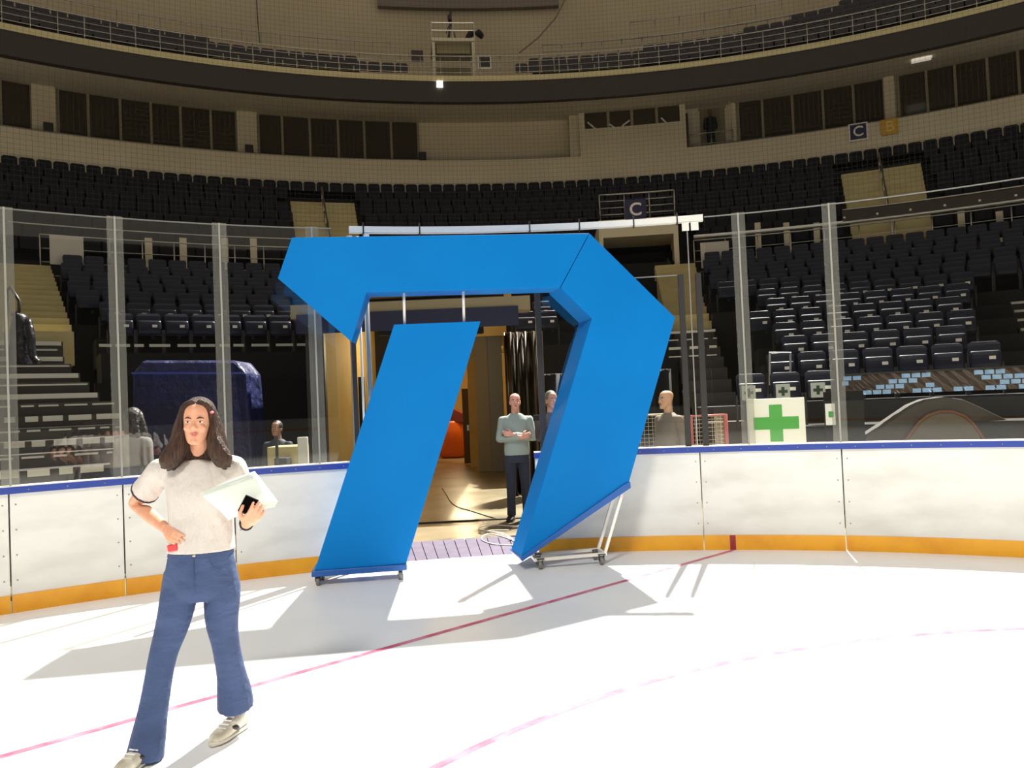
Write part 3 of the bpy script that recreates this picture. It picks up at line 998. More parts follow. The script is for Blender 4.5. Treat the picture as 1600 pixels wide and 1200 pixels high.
# half-hidden second first-aid paper
a0, zt = arc(1289, 631, 10.6, CS); a1, zb = arc(1306, 664, 10.6, CS)
fp = thing('first_aid_sheet', 'narrow white sheet with green cross right of the big cross sign', 'poster', pol(CS, 10.6, (a0 + a1) / 2, zb))
MB().arc(CS, 10.6, 10.61, zb, zt, a0, a1, 1).build('sheet', M_PAPER, fp)
MB().arc(CS, 10.595, 10.599, zb + (zt - zb) * 0.36, zb + (zt - zb) * 0.64, a0 + 0.2, a1 - 0.1, 1).build('cross', M_GREEN, fp)
struct(MB().arc(CS, 10.62, 10.8, 0.0, 1.62, 14.4, 16.9).build('wall_first_aid', M_CONCD))

# rink reflection in the right glass, built as a solid arch behind it
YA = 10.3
ap = thing('reflection_arch', 'grey arch with brown inner arch, reflection modelled behind the right glass', 'reflection', (at(1485, 690, YA).x, YA, 0))
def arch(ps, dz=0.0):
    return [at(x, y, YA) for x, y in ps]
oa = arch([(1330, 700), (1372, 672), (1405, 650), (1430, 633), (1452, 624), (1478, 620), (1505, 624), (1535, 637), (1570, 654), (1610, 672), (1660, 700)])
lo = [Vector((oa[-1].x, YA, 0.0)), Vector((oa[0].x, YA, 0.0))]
MB().prism(oa + lo, (0, 0.3, 0)).build('outer_reflection', mat('reflection_grey', rgb(62, 58, 54), 0.8), ap, bevel=0.02)
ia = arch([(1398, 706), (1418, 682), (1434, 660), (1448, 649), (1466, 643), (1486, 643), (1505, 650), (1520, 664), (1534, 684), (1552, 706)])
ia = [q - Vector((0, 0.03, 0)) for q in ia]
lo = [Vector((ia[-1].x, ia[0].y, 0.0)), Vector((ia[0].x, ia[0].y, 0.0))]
MB().prism(ia + lo, (0, 0.04, 0)).build('inner_reflection', mat('reflection_pale', rgb(92, 87, 79), 0.8), ap)
MB().tube([lo[1]] + ia + [lo[0]], 0.022, 8).build('brown_reflection', mat('reflection_brown', rgb(104, 70, 46), 0.6), ap, smooth=True)

# ------------------------------------------------------------------ walkway railings behind the lower seats
RW = 23.05
def railing(name, label, cat, t0, t1, z0, z1, R, nrails, npost, rr=0.02, m=M_STEEL, grp=None, top_r=None):
    r = thing(name, label, cat, pol(CS, R, (t0 + t1) / 2, z0), 0, grp)
    n = max(6, int(abs(t1 - t0) / 1.2))
    for k in range(nrails):
        z = lerp(z0 + (z1 - z0) * 0.22, z1, k / max(nrails - 1, 1))
        MB().tube([pol(CS, R, lerp(t0, t1, i / n), z) for i in range(n + 1)], (top_r or rr) if k == nrails - 1 else rr * 0.6, 6).build('rail', m, r, smooth=True)
    for k in range(npost):
        t = lerp(t0, t1, k / max(npost - 1, 1))
        MB().tube([pol(CS, R, t, z0), pol(CS, R, t, z1)], rr * 0.9, 6).build('post', m, r, smooth=True)
    return r
struct(MB().arc(CS, 22.7, 24.2, 4.6, 5.0, -38.0, 38.0).build('floor_walkway', M_CONC))
tl0, zl0 = arc(62, 366, RW)
tl1, zl1 = arc(456, 384, RW)
railing('walkway_railing', 'steel railing behind the seats at left', 'railing', tl0, tl1, 5.0, zl0, RW, 4, 9)
tr0, zr0 = arc(1084, 380, RW)
railing('walkway_railing', 'steel railing with bright handrail behind the right seats', 'railing', tr0, 37.0, 5.0, arc(1300, 356, RW)[1], RW, 4, 13)
# second, higher handrail
RH = 23.6
tag(MB().tube([pol(CS, RH, lerp(arc(1084, 372, RH)[0], 37, i / 20), arc(1300, 350, RH)[1]) for i in range(21)], 0.06, 8).build('handrail', mat('polished_rail', rgb(225, 222, 214), 0.3, metal=0.4), origin=pol(CS, RH, 20, 6), smooth=True), 'bright steel handrail above the right seats', 'handrail', 'handrails above the seats')
tag(MB().tube([pol(CS, RH, lerp(-36, arc(560, 375, RH)[0], i / 20), arc(200, 361, RH)[1]) for i in range(21)], 0.022, 8).build('handrail', M_STEEL, origin=pol(CS, RH, -25, 6), smooth=True), 'thin steel handrail above the left seats', 'handrail', 'handrails above the seats')
# pillars of the walkway wall and the pale panels
for i, x in enumerate((232, 286, 351, 396)):
    t, _ = arc(x, 380, 24.15)
    tag(MB().arc(CS, 24.12, 24.2, 5.0, arc(x, 372, 24.15)[1], t - 0.22, t + 0.22, 1).build('wall_pillar', M_BEIGE, origin=pol(CS, 24.15, t, 5.0)), 'short beige pillar behind the left railing, %s from left' % ORD[i + 1], 'pillar', 'short pillars behind the railings')
for i, x in enumerate((1184, 1229, 1276, 1503, 1563)):
    t, _ = arc(x, 360, 24.15)
    tag(MB().arc(CS, 24.12, 24.2, 5.0, arc(x, 348 if x < 1400 else 330, 24.15)[1], t - 0.2, t + 0.2, 1).build('wall_pillar', M_BEIGE, origin=pol(CS, 24.15, t, 5.0)), 'short beige pillar behind the right railing, %s from left' % ORD[i + 1], 'pillar', 'short pillars behind the railings')
for xa, xb, ya, yb, lab in ((77, 131, 369, 405, 'pale rectangular panel on the railing above the left seats'), (1094, 1140, 378, 410, 'pale rectangular panel on the railing by the gate')):
    a, z1 = arc(xa, ya, RW - 0.08)
    c, z0 = arc(xb, yb, RW - 0.08)
    z1 = arc((xa + xb) / 2, ya, RW - 0.08)[1]
    z0 = arc((xa + xb) / 2, yb, RW - 0.08)[1] - 0.15
    o = MB().arc(CS, RW - 0.1, RW - 0.07, z0, z1, a, c, 2).build('railing_panel', mat('pale_panel', rgb(196, 190, 180), 0.6), origin=pol(CS, RW, a, z0))
    tag(o, lab, 'panel')
# slab handrail with bolts at the far right
RK = 22.95
ta, z0 = arc(1316, 332, RK); tb, z1 = arc(1640, 283, RK)
zz = arc(1450, 312, RK)[1]
br = thing('guard_beam', 'dark guard beam with round bolts in front of the right aisle', 'guard', pol(CS, RK, (ta + tb) / 2, zz - 0.3))
MB().arc(CS, RK - 0.03, RK, zz - 0.32, zz - 0.02, ta, tb).build('beam', mat('brown_steel', rgb(70, 62, 54), 0.4, metal=0.4), br)
MB().tube([pol(CS, RK - 0.03, lerp(ta, tb, i / 14), zz) for i in range(15)], 0.024, 8).build('top_tube', M_STEEL, br, smooth=True)
for x in (1318, 1370, 1422, 1476, 1531, 1588):
    t = arc(x, 320, RK)[0]
    b = MB(); p = pol(CS, RK - 0.035, t, zz - 0.22); b.ell(p, (0.035, 0.035, 0.035), nu=10, nv=6); b.build('bolt', M_WMETAL, br, smooth=True)

# ------------------------------------------------------------------ upper tier
UR = [24.6 + 0.70 * k for k in range(9)]
UZ = [5.85 + 0.465 * k for k in range(9)]
VA0, _ = arc(935, 330, 24.3)
VA1, _ = arc(1066, 330, 24.3)
sA0, sA1 = arc(460, 340, 27)[0], arc(560, 340, 27)[0]
sB0, sB1 = arc(1322, 310, 27)[0], arc(1448, 310, 27)[0]
b = MB()
for k in range(9):
    b.arc(CS, UR[k] - 0.35, UR[k] + (0.36 if k < 8 else 0.9), UZ[k] - 0.6, UZ[k], -40, 40)
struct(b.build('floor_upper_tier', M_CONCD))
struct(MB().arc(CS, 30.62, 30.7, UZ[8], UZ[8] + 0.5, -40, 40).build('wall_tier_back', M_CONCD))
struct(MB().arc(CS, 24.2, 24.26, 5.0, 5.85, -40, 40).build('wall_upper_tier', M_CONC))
# beige stair flights through the upper tier
for i, (a, c) in enumerate(((sA0, sA1), (sB0, sB1))):
    b = MB()
    n = 16
    for k in range(n):
        R = 24.1 + 0.35 * k
        zz = 5.62 + 0.2325 * k
        b.arc(CS, R, R + 0.37, zz - 0.5, zz + 0.2, a, c, 4)
    struct(b.build('floor_stairs_upper', M_STAIR))
    tm = (a + c) / 2
    hr = thing('stair_handrail', 'thin steel handrail up the middle of the %s beige stairs' % ('left' if i == 0 else 'right'), 'handrail', pol(CS, 24.3, tm, 5.5))
    MB().tube([pol(CS, 24.5 + 0.35 * k, tm, 6.5 + 0.2325 * k) for k in range(0, 18, 3)], 0.03, 6).build('rail', M_STEEL, hr, smooth=True)
    MB().tube([pol(CS, 24.5 + 0.35 * k, tm, 6.05 + 0.2325 * k) for k in range(0, 18, 3)], 0.02, 6).build('rail', M_STEEL, hr, smooth=True)
    for k in (0, 3, 6, 9, 12, 15):
        MB().tube([pol(CS, 24.5 + 0.35 * k, tm, 5.4 + 0.2325 * k), pol(CS, 24.5 + 0.35 * k, tm, 6.5 + 0.2325 * k)], 0.03, 6).build('post', M_STEEL, hr, smooth=True)

def simple_seat(b, R, t, z, w=0.44):
    M = Matrix.Translation(pol(CS, R, t, z)) @ Matrix.Rotation(-radians(t), 4, 'Z')
    h = w / 2
    b.add([M @ Vector(q) for q in ((-h, 0.12, 0.42), (h, 0.12, 0.42), (h, 0.16, 0.72), (h - 0.06, 0.17, 0.78), (-h + 0.06, 0.17, 0.78), (-h, 0.16, 0.72), (-h, 0.17, 0.42), (h, 0.17, 0.42), (h, 0.2, 0.72), (h - 0.06, 0.2, 0.78), (-h + 0.06, 0.2, 0.78), (-h, 0.2, 0.72))],
          [(0, 1, 2, 3, 4, 5), (11, 10, 9, 8, 7, 6), (0, 6, 7, 1), (1, 7, 8, 2), (2, 8, 9, 3), (3, 9, 10, 4), (4, 10, 11, 5), (5, 11, 6, 0)])
    b.box((0, 0.06, 0.5), (w - 0.02, 0.07, 0.24), M=M)
b = MB()
def blocked(t, k):
    for a, c, kk in ((sA0, sA1, 8), (sB0, sB1, 8), (VA0 - 0.4, VA1 + 0.4, 4)):
        if a - 0.45 < t < c + 0.45 and k < kk:
            return True
    return False
nu_ = 0
for k in range(9):
    pitch = degrees(0.48 / UR[k])
    t = -37.0 + 0.3 * (k % 2)
    while t < 36.0:
        if not blocked(t, k):
            simple_seat(b, UR[k], t, UZ[k])
            nu_ += 1
        t += pitch
tag(b.build('upper_seating', M_SEATU), 'dark rows of seats filling the upper tier below the beige parapet', 'seating', kind='stuff')

# vomitory with letter C on its rail
RV = 24.25
za, zb_, zc_ = arc(1000, 345, RV)[1], arc(1000, 372, RV)[1], arc(1000, 430, RV)[1]
v0, v1 = arc(941, 360, RV)[0], arc(1051, 360, RV)[0]
v2 = arc(1080, 400, RV)[0]
struct(MB().arc(CS, RV - 0.35, RV + 2.2, zb_, za, v0, v1, 6).build('trim_vomitory_lintel', M_BEIGE))
struct(MB().arc(CS, RV - 0.35, RV + 2.2, 5.0, za, v1, v1 + 0.35, 2).build('wall_vomitory_right', M_BEIGE))
struct(MB().arc(CS, RV - 0.35, RV + 2.2, 5.0, za, v0 - 0.3, v0, 2).build('wall_vomitory_left', M_BEIGE))
struct(MB().arc(CS, RV + 2.2, RV + 2.3, 4.9, za, v0, v1, 4).build('wall_vomitory_back', mat('vomitory_brown', rgb(96, 82, 52), 0.8)))
zr = arc(1000, 305, RV)[1]
vr = railing('portal_railing', 'steel guard railing with letter C sign above the portal', 'railing', arc(936, 320, RV)[0], arc(1053, 320, RV)[0], za, zr, RV - 0.3, 4, 4, rr=0.024)
def letter_sign(name, label, x, y, wpx, R, ch, face, ink, border=None, size=None, cat='sign', grp=None):
    t, z = arc(x, y, R)
    w_ = wpx * R / FPX * 1.02 * cos(radians(t)) ** 0
    r = thing(name, label, cat, pol(CS, R, t, z - w_ / 2), -radians(t), grp)
    if border:
        b = MB(); b.box((0, 0.0, w_ / 2), (w_ * 1.2, 0.02, w_ * 1.2)); b.build('border', border, r, local=True)
    b = MB(); b.box((0, -0.012, w_ / 2), (w_, 0.02, w_)); b.build('face', face, r, local=True)
    if ch:
        cu = bpy.data.curves.new('letter', 'FONT')
        cu.body = ch
        cu.size = w_ * (size or 0.95)
        cu.align_x = 'CENTER'
        cu.align_y = 'CENTER'
        cu.extrude = 0.004
        cu.offset = w_ * 0.014
        tmp = bpy.data.objects.new('letter_tmp', cu)
        COL.objects.link(tmp)
        bpy.context.view_layer.update()
        me = bpy.data.meshes.new_from_object(tmp.evaluated_get(bpy.context.evaluated_depsgraph_get()))
        bpy.data.objects.remove(tmp)
        me.materials.clear()
        me.materials.append(ink)
        o = bpy.data.objects.new('letter', me)
        COL.objects.link(o)
        o.parent = r
        o.rotation_euler = (pi / 2, 0, 0)
        o.location = (0, -0.026, w_ / 2)
    return r
letter_sign('sector_sign', 'navy sign with a large pale letter C on the portal railing', 993, 328, 32, RV - 0.36, 'C', M_SIGNN, M_SIGNW, size=0.85)
letter_sign('sector_sign', 'navy sign with white border and letter C on the beige parapet', 1341, 206, 21, 30.95, 'C', M_SIGNN, M_SIGNW, border=M_SIGNW)
letter_sign('sector_sign', 'gold sign with letter B on the beige parapet', 1390, 198, 22, 30.95, 'B', M_GOLD, mat('gold_ink', rgb(228, 196, 110), 0.5))
# stair rail coming out of the portal
pts = [pol(CS, 24.0 - 0.8 * i, 8.3 + 0.12 * i, 5.9 - 0.43 * i) for i in range(7)]
hr = thing('portal_handrail', 'dark steel handrail running down from the portal', 'handrail', pts[0] - Vector((0, 0, 0.9)))
MB().tube(pts, 0.025, 8).build('rail', M_DARKMETAL, hr, smooth=True)
for q in pts[::2]:
    MB().tube([q - Vector((0, 0, 0.9)), q], 0.022, 6).build('post', M_DARKMETAL, hr, smooth=True)

# ------------------------------------------------------------------ parapet, suites, fascia, balcony, back wall
PZ0, PZ1 = 9.3, 11.5
RP = 31.0
pb0, pb1 = arc(905, 200, RP)[0], arc(1072, 200, RP)[0]
struct(MB().arc(CS, RP, RP + 0.25, PZ0, PZ1, -42, 42).build('wall_parapet', M_BEIGE))
struct(MB().arc(CS, RP + 0.25, 34.0, PZ1 - 0.4, PZ1 - 0.12, -42, 42).build('floor_suites', M_SOFFIT))
RWN = 32.15
zwt = 13.6
struct(MB().arc(CS, RWN + 0.1, RWN + 0.3, PZ1 - 0.3, 13.5, -42, 42).build('wall_suites', M_BEIGE))
# soffit slopes up from the fascia to the suites
b = MB()
n = 60
vs, fs = [], []
for i in range(n + 1):
    t = lerp(-42, 42, i / n)
    vs += [pol(CS, 28.05, t, 12.72), pol(CS, RWN + 0.15, t, 13.49), pol(CS, RWN + 0.15, t, 13.52), pol(CS, 28.05, t, 13.0)]
for i in range(n):
    a, c = 4 * i, 4 * i + 4
    for k in range(4):
        l = (k + 1) % 4
        fs.append((a + k, a + l, c + l, c + k))
b.add(vs, fs)
struct(b.build('ceiling_suites', mat('soffit_paint', rgb(226, 216, 196), 0.85)))
struct(MB().arc(CS, 28.0, 28.25, 12.68, 13.44, -42, 42).build('wall_fascia', M_FASCIA))
struct(MB().arc(CS, 27.97, 28.3, 13.44, 13.64, -42, 42).build('trim_fascia', mat('fascia_edge', rgb(196, 184, 140), 0.7)))
struct(MB().arc(CS, 28.25, 37.0, 13.53, 13.6, -42, 42).build('floor_balcony', M_CONC))
struct(MB().arc(CS, 37.0, 37.3, 12.0, 25.0, -45, 45).build('wall_back', M_BEIGE2))

# suite windows
wn = 0
def window_bay(xs, ytop, ybot, door=None):
    global wn
    wn += 1
    R = RWN
    ts = [arc(x, ytop, R)[0] for x in xs]
    z1 = arc(700, 192, RWN)[1]
    z0 = PZ1 + 0.1
    r = bpy.data.objects.new('window_%d' % wn, None)
    COL.objects.link(r)
    r.location = pol(CS, R, (ts[0] + ts[-1]) / 2, z0)
    r['kind'] = 'structure'
    for i in range(len(ts) - 1):
        MB().arc(CS, R + 0.02, R + 0.06, z0, z1, ts[i] + 0.06, ts[i + 1] - 0.06, 2).build('pane', M_WINDOW, r)
    for i, t in enumerate(ts):
        MB().arc(CS, R - 0.05, R + 0.08, z0, z1, t - 0.08, t + 0.08, 1).build('mullion', M_SOFFIT, r)
    MB().arc(CS, R - 0.05, R + 0.08, z1, z1 + 0.1, ts[0] - 0.08, ts[-1] + 0.08).build('frame', M_SOFFIT, r)
window_bay((-60, 0, 48), 130, 180)
window_bay((90, 137, 187, 235, 281, 328, 368), 150, 210)
window_bay((403, 440, 483, 527, 568, 610, 652), 180, 240)
window_bay((1152, 1190, 1237, 1285, 1333, 1381), 150, 210)
window_bay((1402, 1447, 1492, 1543, 1592, 1650), 120, 180)
# counter ledge in front of the windows
for a, c in ((-42, arc(655, 240, RP)[0]), (pb1 + 0.1, 42)):
    struct(MB().arc(CS, RP + 0.25, RP + 0.75, PZ1 - 0.1, PZ1 + 0.12, a, c).build('trim_ledge', M_SOFFIT))
# pillars between bays, standing proud
for xa, xb in ((50, 88), (370, 401), (1383, 1400)):
    a, c = arc(xa, 190, RWN - 0.3)[0], arc(xb, 190, RWN - 0.3)[0]
    struct(MB().arc(CS, RWN - 0.35, RWN + 0.1, PZ1 - 0.3, 13.43, a, c, 2).build('trim_pillar', M_BEIGE))
# blank bay's side return and press box
struct(MB().arc(CS, RP + 0.3, RWN + 0.1, PZ1 - 0.3, 13.3, arc(890, 200, RP)[0], pb0 + 0.05, 2).build('wall_press_return', M_BEIGE))
pz_sill, pz_top = arc(990, 196, RP)[1], arc(990, 160, RP)[1]
pxs = [arc(x, 180, RP)[0] for x in (913, 950, 987, 1026, 1062)]
struct(MB().arc(CS, RP, RP + 0.25, PZ1, pz_sill, pb0, pb1, 6).build('wall_press_box', M_BEIGE))
struct(MB().arc(CS, RP, RP + 1.2, PZ1 - 0.2, pz_top + 0.22, pb0, pxs[0], 2).build('wall_press_box_left', M_BEIGE))
struct(MB().arc(CS, RP, RP + 1.2, PZ1 - 0.2, pz_top + 0.22, pxs[-1], pb1, 2).build('wall_press_box_right', M_BEIGE))
wn += 1
r = bpy.data.objects.new('window_%d' % wn, None)
COL.objects.link(r)
r.location = pol(CS, RP, (pb0 + pb1) / 2, pz_sill)
r['kind'] = 'structure'
for i in range(4):
    MB().arc(CS, RP + 0.10, RP + 0.13, pz_sill, pz_top, pxs[i] + 0.08, pxs[i + 1] - 0.08, 2).build('pane', M_WINDOW, r)
for t in pxs[1:-1]:
    MB().arc(CS, RP + 0.02, RP + 0.16, pz_sill, pz_top, t - 0.1, t + 0.1, 1).build('mullion', M_SOFFIT, r)
MB().arc(CS, RP, RP + 0.2, pz_top, pz_top + 0.25, pxs[0], pxs[-1], 4).build('frame', M_SOFFIT, r)
# monitor arms in the press box
for i, (xa, ya, xb, yb) in enumerate(((918, 191, 930, 201), (952, 194, 961, 200), (972, 197, 984, 188), (1033, 184, 1041, 192))):
    R = RP - 0.03
    a, c = pol(CS, R, *arc(xa, ya, R)), pol(CS, R, *arc(xb, yb, R))
    o = MB().bar(a, c, 0.05, 0.05).build('desk_lamp_arm', M_WMETAL, origin=c)
    tag(o, 'white slanted lamp arm at the press box sill, %s from left' % ORD[i + 1], 'lamp', 'white arms at the press box window')
# doorway right of the press box with balcony rail
d0, dz = arc(1093, 172, RWN)
d1, _ = arc(1132, 172, RWN)
dr = bpy.data.objects.new('door_1', None)
COL.objects.link(dr)
dr.location = pol(CS, RWN, (d0 + d1) / 2, PZ1 - 0.1)
dr['kind'] = 'structure'
MB().arc(CS, RWN + 0.02, RWN + 0.08, PZ1 - 0.1, dz, d0, d1, 1).build('leaf', mat('suite_door', rgb(128, 118, 92), 0.6), dr)
MB().arc(CS, RWN - 0.04, RWN + 0.09, dz, dz + 0.08, d0 - 0.1, d1 + 0.1, 1).build('frame', M_SOFFIT, dr)
struct(MB().arc(CS, RWN - 0.1, RWN + 0.1, PZ1 - 0.1, dz + 0.5, d1 + 0.45, d1 + 0.75, 1).build('trim_door_post', M_BEIGE))
struct(MB().arc(CS, RP + 0.3, RWN, PZ1 - 0.2, 13.0, pb1, pb1 + 0.2, 1).build('trim_press_side', M_FASCIA))
railing('suite_railing', 'short thin railing right of the press box', 'railing', pb1 + 0.25, arc(1146, 215, RP)[0], PZ1, arc(1110, 207, RP + 0.1)[1], RP + 0.1, 2, 3, rr=0.02)
# lamps
t, z = arc(687, 132, 27.98)
o = MB().arc(CS, 27.93, 27.985, z - 0.11, z + 0.11, t - 0.22, t + 0.22, 1).build('led_lamp', M_LED, origin=pol(CS, 27.96, t, z))
tag(o, 'small glowing square lamp on the dark balcony fascia', 'lamp')
t, z = arc(1440, 97, 29.6)
o = MB().box((0, 0, 0), (0.62, 0.5, 0.05)).build('ceiling_lamp', M_PANEL)
o.location = pol(CS, 29.6, t, 12.72 + 0.77 * (29.6 - 28.05) / 4.25 - 0.045)
o.rotation_euler = (radians(10.3), 0, -radians(t))
tag(o, 'pale rectangular lamp panel under the balcony soffit at right', 'lamp')
for i, (x, y) in enumerate(((75, 182), (389, 222), (660, 238))):
    t, z = arc(x, y, RP + 0.5)
    o = MB().box((0, 0, 0.18), (0.3, 0.25, 0.36)).build('loudspeaker', M_DARKMETAL, origin=Vector((0, 0, 0)), bevel=0.03)
    o.location = pol(CS, RP + 0.5, t, PZ1 + 0.12)
    o.rotation_euler = (0, 0, -radians(t))
    tag(o, 'small dark monitor box on the suite ledge, %s from left' % ORD[i + 1], 'monitor', 'monitor boxes on the suite ledge')

# balcony railing with its posts
RR_ = 28.12
railing('balcony_railing', 'long steel railing on the edge of the balcony', 'railing', -40.0, 40.0, 13.64, arc(700, 88, RR_)[1], RR_, 4, 55, rr=0.02)
# inner railings of the balcony (left behind the seats, right among the seats)
a = arc(610, 75, 32.0)[0]
railing('balcony_back_railing', 'thin railing behind the left balcony seats', 'railing', -38, a, 14.9, arc(450, 55, 32)[1], 32.0, 3, 22, rr=0.018)
a = arc(850, 70, 31.0)[0]
railing('balcony_back_railing', 'bright glinting railing among the right balcony seats', 'railing', a, 38, 15.9, arc(1100, 46, 33)[1], 33.0, 4, 26, rr=0.026)
railing('balcony_back_railing', 'upper railing behind the right balcony seats', 'railing', arc(985, 50, 34.5)[0], 38, 16.5, arc(1100, 20, 34.5)[1], 34.5, 3, 18, rr=0.022)
# balcony seats
b = MB()
BR = [28.85, 29.55, 30.25, 30.95, 31.65, 32.35]
BZ = [13.75, 14.25, 14.75, 15.25, 15.75, 16.25]
lims_l = [arc(640, 108, 29)[0], arc(560, 95, 29.8)[0], arc(330, 60, 30.6)[0], -40, -40, -40]
lims_r = [arc(795, 105, 29)[0], arc(830, 98, 29.8)[0], arc(1000, 80, 30.6)[0], arc(1150, 50, 31.4)[0], arc(1240, 30, 32.4)[0], arc(1300, 10, 33.2)[0]]
for k in range(6):
    pitch = degrees(0.5 / BR[k])
    t = -38.0
    while t < 38:
        if t < lims_l[k] or t > lims_r[k]:
            simple_seat(b, BR[k], t, BZ[k], 0.46)
        t += pitch
tag(b.build('balcony_seating', M_SEATB), 'dark rows of seats on the balcony behind the long railing', 'seating', kind='stuff')
b = MB()
for k in range(6):
    if lims_l[k] > -39:
        b.arc(CS, BR[k] - 0.3, BR[k] + 0.5, 13.6 if k == 0 else BZ[k] - 0.4, BZ[k] + 0.001, -40, lims_l[k])
    b.arc(CS, BR[k] - 0.3, BR[k] + 0.5, 13.6 if k == 0 else BZ[k] - 0.4, BZ[k] + 0.001, lims_r[k], 40)
struct(b.build('floor_balcony_steps', M_CONC))
# darker recessed band at the very top of the back wall
a, z = arc(590, 8, 36.9)
c, z2 = arc(873, 22, 36.9)
struct(MB().arc(CS, 36.7, 37.0, arc(740, 16, 36.9)[1], 25, a, c).build('wall_back_band', mat('band_grey', rgb(120, 108, 96), 0.8)))
# cable hanging at left
a = pol(CS, 36.8, *arc(399, 0, 36.8)); c = pol(CS, 33.0, *arc(406, 68, 33))
tag(MB().tube([a + Vector((0, 0, 1.5)), (a + c) / 2 + Vector((0.02, 0, -0.2)), c], 0.025, 6).build('hanging_cable', M_DARKMETAL, origin=c), 'dark cable hanging down the beige back wall at left', 'cable')
a = pol(CS, 36.8, *arc(885, -5, 36.8)); c = pol(CS, 33.0, *arc(812, 82, 33))
tag(MB().tube([a, pol(CS, 36.0, *arc(868, 28, 36.0)), pol(CS, 35.0, *arc(842, 58, 35)), c], 0.035, 6).build('hanging_cable', mat('grey_cable', rgb(120, 108, 88), 0.7), origin=c), 'grey cable swagging down right of the camera platform', 'cable')

# camera platform
RCM = 31.5
def cp(x, y, R=RCM):
    t, z = arc(x, y, R)
    return pol(CS, R, t, z)
pf = thing('camera_platform', 'beige raised camera platform with railing above the balcony', 'platform', pol(CS, RCM, arc(705, 100, RCM)[0], 13.6))
tA, zt = arc(674, 70, RCM); tB, _ = arc(741, 70, RCM)
zdk = arc(705, 70, RCM)[1]
MB().arc(CS, RCM - 0.5, RCM + 1.3, zdk - 0.09, zdk + 0.05, tA, tB, 3).build('deck', M_BEIGE, pf)
for t in (tA + 0.12, tB - 0.12):
    for R in (RCM - 0.4, RCM + 1.2):
        MB().arc(CS, R - 0.06, R + 0.06, 13.6, zdk - 0.09, t - 0.11, t + 0.11, 1).build('leg', M_BEIGE, pf)
MB().arc(CS, RCM - 0.3, RCM - 0.2, zdk - 0.5, zdk - 0.09, tA + 0.35, tB - 0.35, 3).build('valance', mat('canopy_tan', rgb(150, 138, 104), 0.8), pf)
MB().arc(CS, RCM + 0.9, RCM + 1.0, 13.6, zdk - 0.5, tA + 0.3, tB - 0.3, 3).build('back_panel', mat('canopy_tan2', rgb(168, 154, 118), 0.8), pf)
zrl = arc(705, 44, RCM)[1]
for z in (lerp(zdk, zrl, 0.55), zrl):
    MB().tube([pol(CS, RCM - 0.45, lerp(tA, tB, i / 4), z) for i in range(5)], 0.025, 6).build('rail', M_STEEL, pf)
for i in range(3):
    t = lerp(tA, tB, i / 2)
    MB().tube([pol(CS, RCM - 0.45, t, zdk), pol(CS, RCM - 0.45, t, zrl)], 0.025, 6).build('rail_post', M_STEEL, pf)
# tripod with a broadcast camera, and a covered camera beside it
tp = cp(705, 66)
tv = thing('tripod_camera', 'dark camera on a tall tripod standing on the platform', 'camera', Vector((tp.x, tp.y, zdk + 0.05)))
ztop = arc(705, 30, RCM)[1]
for a in (0.3, 2.4, 4.5):
    MB().tube([Vector((tp.x + 0.25 * cos(a), tp.y + 0.25 * sin(a), zdk + 0.05)), Vector((tp.x, tp.y, ztop - 0.1))], 0.03, 6).build('leg', M_DARKMETAL, tv)
MB().box((tp.x - 0.02, tp.y - 0.05, ztop), (0.16, 0.35, 0.2)).build('camera_body', M_DARKMETAL, tv, bevel=0.02)
MB().tube([Vector((tp.x, tp.y, ztop + 0.08)), Vector((tp.x + 0.03, tp.y, ztop + 0.32))], 0.05, 8).build('viewfinder', M_DARKMETAL, tv)
MB().tube([Vector((tp.x, tp.y + 0.1, ztop - 0.05)), Vector((tp.x - 0.22, tp.y + 0.35, ztop - 0.42))], 0.02, 6).build('pan_handle', M_DARKMETAL, tv)
tp = cp(735, 66)
tv = thing('covered_camera', 'camera under a drooping dark cover at the platform right end', 'camera', Vector((tp.x, tp.y, zdk + 0.05)))
MB().limb([cp(731, 66), cp(732, 58), cp(738, 51), cp(746, 51), cp(752, 56), cp(752, 60)], [0.09, 0.12, 0.13, 0.14, 0.12, 0.06]).build('cover', M_BLACK, tv, smooth=True)
MB().tube([Vector((tp.x, tp.y, zdk + 0.05)), cp(733, 58)], 0.03, 6).build('leg', M_DARKMETAL, tv)
# two dark framed signs at the balcony edge
letter_sign('framed_sign', 'dark square sign left of the camera platform', 652, 88, 18, 28.9, None, mat('sign_dark', rgb(52, 44, 40), 0.5), M_SIGNW)
letter_sign('framed_sign', 'dark square sign with white frame right of the camera platform', 757, 97, 17, 28.3, None, mat('sign_dark', rgb(52, 44, 40), 0.5), M_SIGNW, border=M_SIGNW)
tg = arc(655, 100, 28.9)
MB().tube([pol(CS, 28.95, tg[0] - 0.1, 13.6), pol(CS, 28.95, tg[0] - 0.1, arc(652, 88, 28.9)[1] - 0.2)], 0.03, 6)

